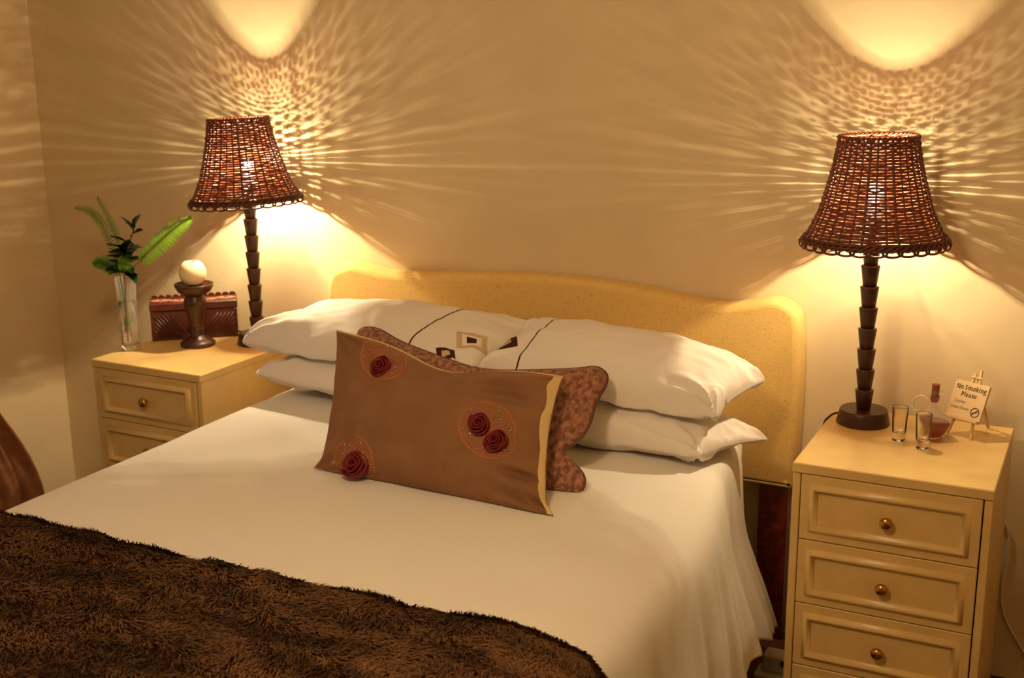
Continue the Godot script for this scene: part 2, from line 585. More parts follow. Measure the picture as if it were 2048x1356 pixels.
func make_nightstand(label: String, at: Vector3, turn: float) -> void:
	# at: front left foot corner
	var t := thing("nightstand", label, "nightstand", at, turn, "cream bedside drawer units")
	var w := 0.46
	var d := 0.503
	var m: Material = mats.cream_paint
	var g := Geo.new()
	g.box(Vector3(w / 2, TABLE - 0.0125, -d / 2), Vector3(w, 0.025, d), 0.0025)
	part("top", g.commit(false), m, t)
	g = Geo.new()
	g.box(Vector3(0.0105, 0.3675, -d / 2 - 0.002), Vector3(0.019, 0.735, d - 0.006), 0.002)
	var side := g.commit(false)
	part("side_panel", side, m, t)
	part("side_panel", side, m, t, Vector3(w - 0.021, 0, 0))
	g = Geo.new()
	g.box(Vector3(w / 2, 0.3675, -d + 0.012), Vector3(w - 0.042, 0.735, 0.012), 0.001)
	part("back_panel", g.commit(false), m, t)
	g = Geo.new()
	g.box(Vector3(w / 2, 0.03, -0.03), Vector3(w - 0.042, 0.06, 0.02), 0.002)
	part("plinth", g.commit(false), m, t)
	var dw := w - 0.046
	var dh := 0.1665
	g = Geo.new()
	g.box(Vector3(0, 0, -0.010), Vector3(dw, dh, 0.018), 0.0018)
	var front := g.commit(false)
	var frame := frame_mesh(dw - 0.042, dh - 0.042, 0.021, 0.013)
	g = Geo.new()
	g.lathe([Vector2(0.0055, -0.002), Vector2(0.0055, 0.008), Vector2(0.0075, 0.010), Vector2(0.0135, 0.0125), Vector2(0.0155, 0.017), Vector2(0.0145, 0.0215), Vector2(0.0115, 0.025), Vector2(0.006, 0.0272), Vector2(0, 0.0278)], 20)
	var knob := g.commit()
	g = Geo.new()
	g.box(Vector3(0, -0.006, -0.23), Vector3(dw - 0.03, dh - 0.03, 0.42), 0.001)
	var inside := g.commit(false)
	for k in 4:
		var y := TABLE - 0.027 - dh / 2 - k * 0.169
		var dr := part("drawer", front, m, t, Vector3(w / 2, y, 0))
		part("moulding", frame, m, dr, Vector3(0, 0, -0.001))
		part("drawer_box", inside, m, dr)
		var kn := part("knob", knob, mats.brass, dr, Vector3(0, -0.003, 0))
		kn.rotation.x = PI / 2
		kn.set_meta("label", "round brass knob")

# ------------------------------------------------------------------ bed
var duvet_noise: FastNoiseLite

func bed_section(z: float, n: int) -> PackedVector2Array:
	# x and y of the duvet's outer face, from the left hem over the top to the right hem
	var k := smoothstep(0.3, 1.05, z)
	var hem := 0.25
	for a in [[0.28, 0.165], [0.40, 0.205], [0.55, 0.262], [0.68, 0.305], [0.78, 0.285], [0.95, 0.25], [9.0, 0.25]]:
		if z <= a[0]:
			hem = a[1]
			break
		hem = a[1]
	var hz := [0.2, 0.3, 0.4, 0.55, 0.68, 0.78, 0.95, 1.3, 2.5]
	var hy := [0.165, 0.17, 0.205, 0.262, 0.300, 0.285, 0.25, 0.25, 0.25]
	for i in hz.size() - 1:
		if z >= hz[i] and z <= hz[i + 1]:
			hem = lerpf(hy[i], hy[i + 1], smoothstep(0, 1, (z - hz[i]) / (hz[i + 1] - hz[i])))
	var head := [Vector2(0.56, 0.704), Vector2(0.66, 0.696), Vector2(0.712, 0.655), Vector2(0.735, 0.55), Vector2(0.765, 0.43), Vector2(0.805, 0.30), Vector2(0.84, 0.17)]
	var far := [Vector2(0.60, 0.706), Vector2(0.735, 0.694), Vector2(0.825, 0.645), Vector2(0.868, 0.55), Vector2(0.884, 0.43), Vector2(0.893, 0.33), Vector2(0.90, 0.25)]
	var pts := [Vector2(-0.79, 0.24), Vector2(-0.79, 0.42), Vector2(-0.785, 0.56), Vector2(-0.765, 0.645), Vector2(-0.72, 0.69), Vector2(-0.64, 0.703), Vector2(-0.4, 0.704), Vector2(-0.1, 0.704), Vector2(0.15, 0.704), Vector2(0.38, 0.705)]
	for i in 7:
		var q: Vector2 = head[i].lerp(far[i], k)
		var f := float(i) / 6
		if i > 2:
			q.y = lerpf(q.y, hem + (1.0 - f) * (0.62 - hem) * 1.1, 0.7)
		pts.append(q)
	return smooth_path2(pts, n)

func bed_point(sec: PackedVector2Array, i: int, z: float) -> Vector3:
	var p := sec[i]
	var drop := clampf((0.66 - p.y) / 0.4, 0, 1)
	var out := signf(p.x)
	var fold := sin(z * 31.0 + 1.3 * sin(z * 7.0) + p.y * 3.0) * 0.012 + sin(z * 67.0 + p.y * 6.0) * 0.006 + (0.5 - absf(sin(z * 19.0 + p.y * 2.0))) * 0.010
	var x := p.x + out * drop * fold
	var y := p.y + duvet_noise.get_noise_2d(p.x * 1.0, z * 1.0) * 0.003 * (1.0 - drop)
	# shallow creases that run toward the right edge
	y += 0.0022 * sin(z * 23.0 + p.x * 9.0 + 2.0 * sin(p.x * 6.0)) * smoothstep(0.3, 0.65, p.x) * (1.0 - drop)
	# foot of the bed: everything turns down past z = 2.06
	return Vector3(x, y, z)

func make_bed() -> void:
	duvet_noise = noise(3.2, 3, FastNoiseLite.TYPE_SIMPLEX_SMOOTH, 71)
	# headboard with its posts, and the divan base
	var bed := thing("bed", "double bed frame with tan suede headboard with raised rounded corners", "bed", Vector3.ZERO)
	var outline := [Vector2(0.797, 0.486), Vector2(0.806, 0.609), Vector2(0.809, 0.759), Vector2(0.806, 0.905), Vector2(0.800, 0.977), Vector2(0.789, 1.012), Vector2(0.757, 1.035), Vector2(0.715, 1.042), Vector2(0.643, 1.026), Vector2(0.571, 1.015), Vector2(0.481, 1.020), Vector2(0.358, 1.037), Vector2(0.199, 1.049), Vector2(0.035, 1.053), Vector2(-0.137, 1.047), Vector2(-0.315, 1.035), Vector2(-0.463, 1.025), Vector2(-0.558, 1.021), Vector2(-0.635, 1.030), Vector2(-0.694, 1.037), Vector2(-0.759, 1.014), Vector2(-0.785, 0.978), Vector2(-0.797, 0.90), Vector2(-0.798, 0.77), Vector2(-0.798, 0.62), Vector2(-0.796, 0.49)]
	var o2 := smooth_path2(outline, 150)
	var hb := part("headboard", puffed(o2, 0.004, 0.072, 0.022), mats.suede, bed)
	hb.set_meta("label", "tan suede headboard")
	for x in [0.745, -0.70]:
		var g := Geo.new()
		g.box(Vector3(x, 0.255, 0.030), Vector3(0.085, 0.51, 0.045), 0.003)
		part("headboard_post", g.commit(false), mats.red_wood, bed)
	var g := Geo.new()
	g.box(Vector3(-0.02, 0.20, 1.12), Vector3(1.36, 0.28, 1.96), 0.02)
	part("divan_base", g.commit(false), mats.bed_base_cloth, bed)
	for x in [-0.6, 0.56]:
		for z in [0.25, 1.95]:
			g = Geo.new()
			g.lathe([Vector2(0, 0), Vector2(0.02, 0), Vector2(0.028, 0.06), Vector2(0, 0.06)], 16)
			part("foot", g.commit(), mats.black_cable, bed, Vector3(x, 0, z))
	g = Geo.new()
	g.box(Vector3(-0.02, 0.512, 1.115), Vector3(1.40, 0.34, 1.95), 0.035)
	var ma := part("mattress", g.commit(true), mats.white_linen)
	tag(ma, "white sheeted mattress edge showing beside the right headboard post", "mattress")
	# duvet
	var n := 110
	var rows := []
	var inner := []
	var zs := []
	for k in 220:
		zs.append(0.285 + (2.10 - 0.285) * k / 219.0)
	for z in zs:
		var sec := bed_section(z, n)
		var row := PackedVector3Array()
		var row2 := PackedVector3Array()
		var lip := 1.0 - smoothstep(0.285, 0.31, z)
		for i in n:
			var p := bed_point(sec, i, z)
			var tan := sec[mini(i + 1, n - 1)] - sec[maxi(i - 1, 0)]
			var nrm := Vector2(-tan.y, tan.x).normalized()
			p -= Vector3(nrm.x, nrm.y, 0) * 0.005 * lip * lip
			row.append(p)
			row2.append(p - Vector3(nrm.x, nrm.y, 0) * (0.010 - 0.006 * lip))
		rows.append(row)
		inner.append(row2)
	# the foot end hangs down
	for k in 14:
		var a: float = (k + 1) / 14.0
		var row := PackedVector3Array()
		var row2 := PackedVector3Array()
		for i in n:
			var p: Vector3 = rows[219][i]
			var drop := a * maxf(p.y - 0.25, 0.0)
			row.append(Vector3(p.x, p.y - drop, 2.10 + 0.05 * sqrt(a)))
			row2.append(Vector3(p.x, p.y - drop, 2.09 + 0.05 * sqrt(a)))
		rows.append(row)
		inner.append(row2)
	g = Geo.new()
	g.grid(rows)
	g.grid(inner, [], true)
	g.grid([inner[0], rows[0]])
	var hemr := []
	var heml := []
	for k in rows.size():
		hemr.append(PackedVector3Array([rows[k][n - 1], inner[k][n - 1]]))
		heml.append(PackedVector3Array([inner[k][0], rows[k][0]]))
	g.grid(hemr)
	g.grid(heml)
	var du := part("duvet", g.commit(), mats.white_linen)
	tag(du, "plain white duvet spread over the bed and hanging down its side", "duvet")

func puffed(poly: PackedVector2Array, z0: float, z1: float, r: float, mesh_steps := 5) -> ArrayMesh:
	# extrude an outline in xy from z0 to z1 with edges rounded by r; poly runs counter-clockwise seen from +z
	var g := Geo.new()
	var n := poly.size()
	var rings := []
	var levels := [[0.0, z0]]
	for k in mesh_steps + 1:
		var a := PI / 2 * k / mesh_steps
		levels.append([r * (1 - cos(a)), z1 - r + r * sin(a)])
	var normals := PackedVector2Array()
	for i in n:
		var d := (poly[(i + 1) % n] - poly[(i - 1 + n) % n]).normalized()
		normals.append(Vector2(-d.y, d.x))
	for lv in levels:
		var row := PackedVector3Array()
		for i in n + 1:
			var q: Vector2 = poly[i % n] + normals[i % n] * lv[0]
			row.append(Vector3(q.x, q.y, lv[1]))
		rings.append(row)
	g.grid(rings)
	var cap := PackedVector2Array()
	for i in n:
		cap.append(Vector2(rings[-1][i].x, rings[-1][i].y))
	for face in [[cap, z1, true], [poly, z0, false]]:
		g.sg += 1
		var ids := Geometry2D.triangulate_polygon(poly)
		var first := g.v.size()
		for q in face[0]:
			g.add(Vector3(q.x, q.y, face[1]))
		for k in range(0, ids.size(), 3):
			var a: Vector2 = poly[ids[k]]
			var b: Vector2 = poly[ids[k + 1]]
			var c: Vector2 = poly[ids[k + 2]]
			var ccw := (b - a).cross(c - a) > 0
			if ccw == face[2]:
				g.tri(first + ids[k], first + ids[k + 2], first + ids[k + 1])
			else:
				g.tri(first + ids[k], first + ids[k + 1], first + ids[k + 2])
	return g.commit()

# ------------------------------------------------------------------ pillows
class Cushion:
	var c: Array            # front left, front right, back right, back left
	var up: float
	var down: float
	var pinch := Vector2(0.05, 0.05)
	var power := 0.42
	var floor_y := -10.0
	var slump := 0.0        # how far the upper edge sinks in its middle
	var ears := 0.0         # how far the lower corners stick out
	var crease: FastNoiseLite
	var crease_depth := 0.004
	var nrm: Vector3
	var bumps := []         # [u, v, radius u, radius v, height]
	var below := {}         # heights of what lies under it, on a grid of 15 mm cells

	func under(p: Vector3) -> float:
		var fx := p.x / 0.015
		var fz := p.z / 0.015
		var ix := floori(fx)
		var iz := floori(fz)
		var h := 0.0
		for q in [[0, 0], [1, 0], [0, 1], [1, 1]]:
			var w: float = (fx - ix if q[0] else 1.0 - fx + ix) * (fz - iz if q[1] else 1.0 - fz + iz)
			h += w * below.get(Vector2i(ix + q[0], iz + q[1]), floor_y)
		return h

	func mark(into: Dictionary) -> void:
		# add this cushion's upper face to a height grid
		for j in 161:
			for i in 241:
				var p := at(i / 120.0 - 1.0, j / 80.0 - 1.0, 1)
				var k := Vector2i(roundi(p.x / 0.015), roundi(p.z / 0.015))
				into[k] = maxf(into.get(k, 0.0), p.y)

	func ready() -> void:
		nrm = ((c[1] - c[0]) as Vector3).cross(c[3] - c[0]).normalized()

	func at(u: float, v: float, side: float) -> Vector3:
		# u, v in -1..1
		var a := u * (1.0 - pinch.x * (1.0 - v * v))
		var b := v * (1.0 - pinch.y * (1.0 - u * u))
		var s := a * 0.5 + 0.5
		var t := b * 0.5 + 0.5
		var p: Vector3 = (c[0].lerp(c[1], s) as Vector3).lerp(c[3].lerp(c[2], s), t)
		if slump > 0.0:
			var e := (u - 0.03) / (0.40 if u < 0.03 else 0.46)
			p -= (c[3] - c[0] as Vector3).normalized() * slump * exp(-e * e) * smoothstep(-0.2, 1.0, v)
			p += (c[1] - c[0] as Vector3).normalized() * ears * signf(u) * pow(absf(u), 6.0) * smoothstep(-0.78, -1.0, v)
		var f := pow(maxf(0.0, 1.0 - u * u), power) * pow(maxf(0.0, 1.0 - v * v), power)
		var h := f * (up if side > 0 else down)
		if crease:
			var rim := 1.0 - minf(1.0 - absf(u), 1.0 - absf(v))
			h += crease.get_noise_3d(u * 1.6, v * 1.2, side * 3.0) * crease_depth * (0.35 + rim * rim) * minf(1.0, f * 3.0)
			# gathers that run in from the corners
			var d := (1.0 - absf(u)) + (1.0 - absf(v))
			var ang := atan2(1.0 - absf(v), 1.0 - absf(u)) * 9.0 + signf(u) * 2.0 + signf(v)
			h += sin(ang) * crease_depth * 0.7 * smoothstep(0.9, 0.1, d) * minf(1.0, f * 4.0)
		for q in bumps:
			var e: float = pow((u - q[0]) / q[2], 2) + pow((v - q[1]) / q[3], 2)
			if e < 4.0 and side > 0:
				h += q[4] * exp(-e * 1.6) * minf(1.0, f * 3.0)
		p += nrm * h * side
		p.y = maxf(p.y, floor_y)
		if below.size():
			p.y = maxf(p.y, under(p) + (0.002 if side < 0 else 0.004 + 0.012 * minf(1.0, f * 2.0)))
		return p

	func half(side: float, n: int, m: int) -> ArrayMesh:
		var g := Geo.new()
		var rows := []
		var uvs := []
		for j in m + 1:
			var v := sin(PI / 2 * (2.0 * j / m - 1.0))
			var row := PackedVector3Array()
			var uu := PackedVector2Array()
			for i in n + 1:
				var u := sin(PI / 2 * (2.0 * i / n - 1.0))
				row.append(at(u, v, side))
				uu.append(Vector2(u * 0.5 + 0.5, 0.5 - v * 0.5))
			rows.append(row)
			uvs.append(uu)
		g.grid(rows, uvs, side < 0)
		return g.commit()

func cushion(corners: Array, up: float, down: float, sd: int) -> Cushion:
	var q := Cushion.new()
	q.c = corners
	q.up = up
	q.down = down
	q.crease = noise(1.4, 3, FastNoiseLite.TYPE_SIMPLEX_SMOOTH, sd)
	q.ready()
	return q

func print_tex(line_u: float, marks: Array) -> ImageTexture:
	# woven-in print of a pillowcase: one dark line and square motifs
	var w := 1024
	var h := 640
	var im := Image.create(w, h, false, Image.FORMAT_RGB8)
	var ground := Color(0.93, 0.90, 0.87)
	im.fill(ground)
	var dark := Color(0.27, 0.15, 0.12)
	for y in h:
		var x0 := int(line_u * w + 3.0 * sin(y * 0.012))
		im.fill_rect(Rect2i(x0, y, 7, 1), dark)
	for q in marks:
		# [cx, cy, half x, half y, turn, colours from the outside in]
		var hx: float = q[2] * w
		var hy: float = q[3] * h
		var cx: float = q[0] * w
		var cy: float = q[1] * h
		for y in range(maxi(0, int(cy - hy - hx)), mini(h, int(cy + hy + hx))):
			for x in range(maxi(0, int(cx - hx - hy)), mini(w, int(cx + hx + hy))):
				var p := Vector2((x - cx), (y - cy)).rotated(q[4])
				var e := maxf(absf(p.x) / hx, absf(p.y) / hy)
				if e < 1.0:
					im.set_pixel(x, y, dark if q[5] == 0 and e > 0.45 else Color(0.83, 0.72, 0.58) if q[5] == 0 else Color(0.82, 0.71, 0.57) if e > 0.62 else ground if e > 0.32 else dark)
	var t := ImageTexture.create_from_image(im)
	return t

func make_pillows() -> void:
	var g := "white pillows stacked against the headboard"
	var specs := [
		["white pillow with loose right corner, underneath in the right stack", [Vector3(0.045, 0.755, 0.615), Vector3(0.690, 0.745, 0.590), Vector3(0.790, 0.718, 0.325), Vector3(0.06, 0.775, 0.150)], 0.095, 0.05, 81, null],
		["white pillow underneath in the left stack, its tip toward the vase", [Vector3(-0.765, 0.765, 0.505), Vector3(-0.04, 0.755, 0.615), Vector3(-0.03, 0.775, 0.150), Vector3(-0.70, 0.775, 0.155)], 0.09, 0.05, 82, null],
		["white pillow with two square motifs, on top of the left stack", [Vector3(-0.815, 0.858, 0.495), Vector3(0.03, 0.850, 0.60), Vector3(0.11, 0.890, 0.175), Vector3(-0.69, 0.890, 0.175)], 0.116, 0.03, 83, [0.73, [[0.885, 0.90, 0.034, 0.050, 0.55, 0], [0.922, 0.69, 0.056, 0.084, 0.5, 1]]]],
		["white pillow with a single dark motif, on top of the right stack", [Vector3(0.045, 0.865, 0.590), Vector3(0.715, 0.838, 0.555), Vector3(0.770, 0.872, 0.305), Vector3(0.03, 0.905, 0.18)], 0.125, 0.03, 84, [0.168, [[0.055, 0.74, 0.046, 0.10, 0.5, 0]]]],
	]
	var heap := {}
	for s in specs:
		var q := cushion(s[1], s[2], s[3], s[4])
		q.below = heap.duplicate()
		q.floor_y = 0.709
		q.power = 0.40 if s[5] == null else 0.31
		q.crease_depth = 0.016
		var m: StandardMaterial3D = mats.pillow_linen
		var t := thing("pillow", s[0], "pillow", Vector3.ZERO, 0, g)
		var mm := m
		if s[5] != null:
			mm = StandardMaterial3D.new()
			mm.resource_name = "printed_linen"
			mm.roughness = 0.85
			mm.metallic_specular = 0.3
			mm.albedo_texture = print_tex(s[5][0], s[5][1])
		part("top_cover", q.half(1, 72, 48), mm, t)
		part("under_cover", q.half(-1, 48, 32), m, t)
		q.mark(heap)

func make_cushions() -> void:
	# velvet cushion in front: brown face, cream back, embroidery and cloth roses
	var q := cushion([Vector3(-0.185, 0.703, 1.0), Vector3(0.468, 0.703, 1.03), Vector3(0.385, 0.955, 0.76), Vector3(-0.278, 1.005, 0.76)], 0.082, 0.062, 91)
	q.floor_y = 0.709
	q.power = 0.55
	q.pinch = Vector2(0.06, 0.03)
	q.slump = 0.046
	q.ears = 0.016
	q.crease_depth = 0.011
	q.bumps = [[0.72, 0.74, 0.36, 0.12, 0.030], [0.66, 0.48, 0.34, 0.08, -0.022], [0.25, 0.34, 0.5, 0.12, 0.010], [0.84, -0.56, 0.24, 0.06, -0.034], [0.84, -0.76, 0.16, 0.09, 0.030], [0.92, -0.88, 0.05, 0.10, -0.03], [-0.1, 0.66, 0.3, 0.12, -0.018], [-0.78, -0.5, 0.10, 0.4, -0.010]]
	var t := thing("velvet_cushion", "brown velvet cushion with red cloth roses, foremost on the bed", "cushion", Vector3.ZERO)
	part("front_cover", q.half(1, 96, 64), mats.brown_velvet, t)
	part("back_cover", q.half(-1, 60, 40), mats.cushion_cream, t)
	# the cream back shows as a band down the right side and a cord along the top
	var band := []
	for k in 41:
		var v := sin(PI / 2 * (2.0 * k / 40.0 - 1.0)) * 0.985
		var row := PackedVector3Array()
		var wide := 0.034 + 0.018 * smoothstep(-0.9, 0.9, v) + 0.006 * sin(v * 9.0)
		for i in 5:
			row.append(q.at(0.999 - wide * (1.0 - i / 4.0), v, 1) + q.nrm * 0.0016)
		band.append(row)
	var wg := Geo.new()
	wg.grid(band)
	part("edge_band", wg.commit(), mats.cushion_cream, t)
	var welt := PackedVector3Array()
	for k in 41:
		welt.append(q.at(2.0 * k / 40.0 - 1.0, 1.0, 1) - q.nrm * 0.002)
	wg = Geo.new()
	wg.tube(welt, 0.0042, 6)
	part("edge_welt", wg.commit(), mats.cushion_cream, t)
	var circles := [[0.57, -0.08, 0.078, 1.0], [-0.47, 0.72, 0.074, 1.0], [-0.64, -0.86, 0.070, 1.0]]
	var rng := RandomNumberGenerator.new()
	rng.seed = 5
	var bead_geo := Geo.new()
	bead_geo.lathe([Vector2(0, -0.0022), Vector2(0.0016, -0.0016), Vector2(0.0024, 0), Vector2(0.0016, 0.0016), Vector2(0, 0.0022)], 8)
	var bead := bead_geo.commit()
	for ci in circles.size():
		var cc: Array = circles[ci]
		var g := Geo.new()
		var rad: float = cc[2]
		var turns := 26
		for k in turns:
			var a := TAU * k / turns
			var path := PackedVector3Array()
			var cut := false
			for j in 21:
				var b := TAU * j / 20
				var off := Vector2(cos(a), sin(a)) * rad * 0.52 + Vector2(cos(b), sin(b)) * rad * 0.46
				var u: float = cc[0] + off.x / 0.33
				var v: float = cc[1] + off.y / 0.195
				if absf(u) > 0.97 or absf(v) > 0.97:
					if path.size() > 2:
						g.tube(path, 0.0007, 4)
					path = PackedVector3Array()
					continue
				path.append(q.at(u, v, 1) + q.nrm * 0.0006)
			if path.size() > 2:
				g.tube(path, 0.0007, 4)
		var rim := PackedVector3Array()
		for j in 61:
			var b := TAU * j / 60
			var u: float = cc[0] + cos(b) * rad / 0.33
			var v: float = cc[1] + sin(b) * rad / 0.195
			if absf(u) < 0.97 and absf(v) < 0.97:
				rim.append(q.at(u, v, 1) + q.nrm * 0.0006)
			elif rim.size() > 2:
				g.tube(rim, 0.0009, 4)
				rim = PackedVector3Array()
		if rim.size() > 2:
			g.tube(rim, 0.0009, 4)
		var em := part("embroidery", g.commit(), mats.thread, t)
		em.set_meta("label", "round copper-coloured lace embroidery")
		for k in 12:
			var a := TAU * k / 12 + rng.randf() * 0.3
			var rr := rad * (0.82 if k % 2 == 0 else 0.62)
			var u: float = cc[0] + cos(a) * rr / 0.33
			var v: float = cc[1] + sin(a) * rr / 0.195
			if absf(u) < 0.96 and absf(v) < 0.96:
				part("bead", bead, mats.bead, em, q.at(u, v, 1) + q.nrm * 0.002)
	var side := (q.c[1] - q.c[0] as Vector3).normalized()
	var upv := q.nrm.cross(side).normalized()
	for r in [[0.52, -0.05, 0.027, 0.0], [0.66, -0.22, 0.027, 0.8], [-0.45, 0.56, 0.027, 0.4], [-0.60, -0.93, 0.034, 1.2]]:
		var p := part("cloth_rose", rose_mesh(r[2], int(r[3] * 10)), mats.rose_cloth, t, q.at(r[0], r[1], 1) + (Vector3(0, 0.014, 0.004) if r[1] < -0.9 else Vector3.ZERO))
		p.basis = Basis(side, q.nrm, -upv).rotated(q.nrm, r[3])
		p.set_meta("label", "deep red cloth rose")
	# crushed velvet cushion behind it, with a scalloped outline and piping
	var out := [Vector2(0.37, -0.012), Vector2(0.445, -0.008), Vector2(0.482, 0.006), Vector2(0.478, 0.042), Vector2(0.442, 0.072), Vector2(0.398, 0.087), Vector2(0.410, 0.112), Vector2(0.437, 0.150), Vector2(0.446, 0.195), Vector2(0.443, 0.235), Vector2(0.446, 0.270), Vector2(0.453, 0.305), Vector2(0.447, 0.334), Vector2(0.426, 0.350), Vector2(0.402, 0.353), Vector2(0.37, 0.344), Vector2(0.30, 0.330), Vector2(0.154, 0.308), Vector2(0.07, 0.308), Vector2(-0.005, 0.322), Vector2(-0.09, 0.340), Vector2(-0.176, 0.362), Vector2(-0.25, 0.390), Vector2(-0.294, 0.395), Vector2(-0.318, 0.380), Vector2(-0.30, 0.34), Vector2(-0.25, 0.25), Vector2(-0.215, 0.15), Vector2(-0.165, 0.09), Vector2(-0.185, 0.06), Vector2(-0.19, 0.02), Vector2(-0.16, -0.008), Vector2(-0.04, -0.006), Vector2(0.15, -0.006)]
	var o2 := smooth_path2(out, 160, true)
	var c := thing("crushed_velvet_cushion", "mauve crushed velvet cushion with scalloped piped edge behind the velvet cushion", "cushion", Vector3.ZERO)
	var origin := Vector3(0, 0.708, 0.872)
	var tt := Vector3(0, 0.6705, -0.7419)
	var nn := Vector3(0, 0.7419, 0.6705)
	var bas := Basis(Vector3.RIGHT, tt, nn)
	var where := Transform3D(bas, origin)
	part("front_cover", dome(o2, 0.030, 9, where), mats.crushed_velvet, c)
	part("back_cover", dome(o2, -0.045, 9, where), mats.cushion_cream, c)
	var pg := Geo.new()
	var ring := PackedVector3Array()
	for p in o2:
		# the cord lies on the bed where the cushion does
		ring.append(Vector3(p.x, maxf(p.y, 0.0095), 0.0))
	pg.tube(ring, 0.0042, 7, true)
	# the seam that crosses from the notch
	pg.tube(smooth_path([Vector3(0.400, 0.087, 0.001), Vector3(0.385, 0.080, 0.014), Vector3(0.36, 0.068, 0.021), Vector3(0.32, 0.055, 0.024)], 16), 0.0038, 7)
	var pp := part("piping", pg.commit(), mats.piping, c, origin)
	pp.basis = bas
	pp.set_meta("label", "dark corded piping")

func dome(poly: PackedVector2Array, height: float, steps: int, where: Transform3D) -> ArrayMesh:
	# a cushion face over an outline: rings shrink towards the spine and rise
	var g := Geo.new()
	var n := poly.size()
	var lo := Vector2(10, 10)
	var hi := -lo
	for p in poly:
		lo = lo.min(p)
		hi = hi.max(p)
	var mid := (lo + hi) / 2
	var rings := []
	for k in steps + 1:
		var f := sin(PI / 2 * k / steps)
		var row := PackedVector3Array()
		for i in n + 1:
			var p := poly[i % n]
			var spine := Vector2(clampf(p.x, mid.x - 0.2, mid.x + 0.2), mid.y)
			var q := p.lerp(spine, 1.0 - cos(PI / 2 * k / steps))
			var w := where * Vector3(q.x, q.y, height * pow(f, 0.8) + 0.0012 * sin(q.x * 160.0 + q.y * 70.0) * f * signf(height))
			w.y = maxf(w.y, 0.709)
			row.append(w)
		rings.append(row)
	g.grid(rings, [], height < 0)
	return g.commit()

func rose_mesh(r: float, sd: int) -> ArrayMesh:
	var g := Geo.new()
	var rng := RandomNumberGenerator.new()
	rng.seed = sd + 3
	# a rolled ribbon: a spiral wall that opens outward
	var inner := []
	var turns := 3.6
	var n := 90
	for k in n + 1:
		var f := float(k) / n
		var a := TAU * turns * f
		var rr := r * (0.10 + 0.85 * f)
		var wob := 1.0 + 0.08 * sin(a * 2.3 + sd)
		var dir := Vector3(cos(a), 0, sin(a))
		var h := r * (0.95 - 0.45 * f) * (1.0 + 0.12 * sin(a * 3.1 + 1.0))
		var b0 := dir * rr * 0.82 * wob + Vector3(0, -0.004, 0)
		var b1 := dir * rr * wob + Vector3(0, h * 0.55, 0)
		var b2 := dir * (rr + r * 0.10) * wob + Vector3(0, h * 0.92, 0)
		var b3 := dir * (rr + r * 0.17) * wob + Vector3(0, h * 0.98, 0)
		var b4 := dir * (rr + r * 0.22) * wob + Vector3(0, h * 0.88, 0)
		var b5 := dir * (rr + r * 0.20) * wob + Vector3(0, h * 0.5, 0)
		inner.append(PackedVector3Array([b0, b1, b2, b3, b4, b5, dir * (rr + r * 0.12) * wob + Vector3(0, -0.004, 0)]))
	g.grid(inner)
	return g.commit()

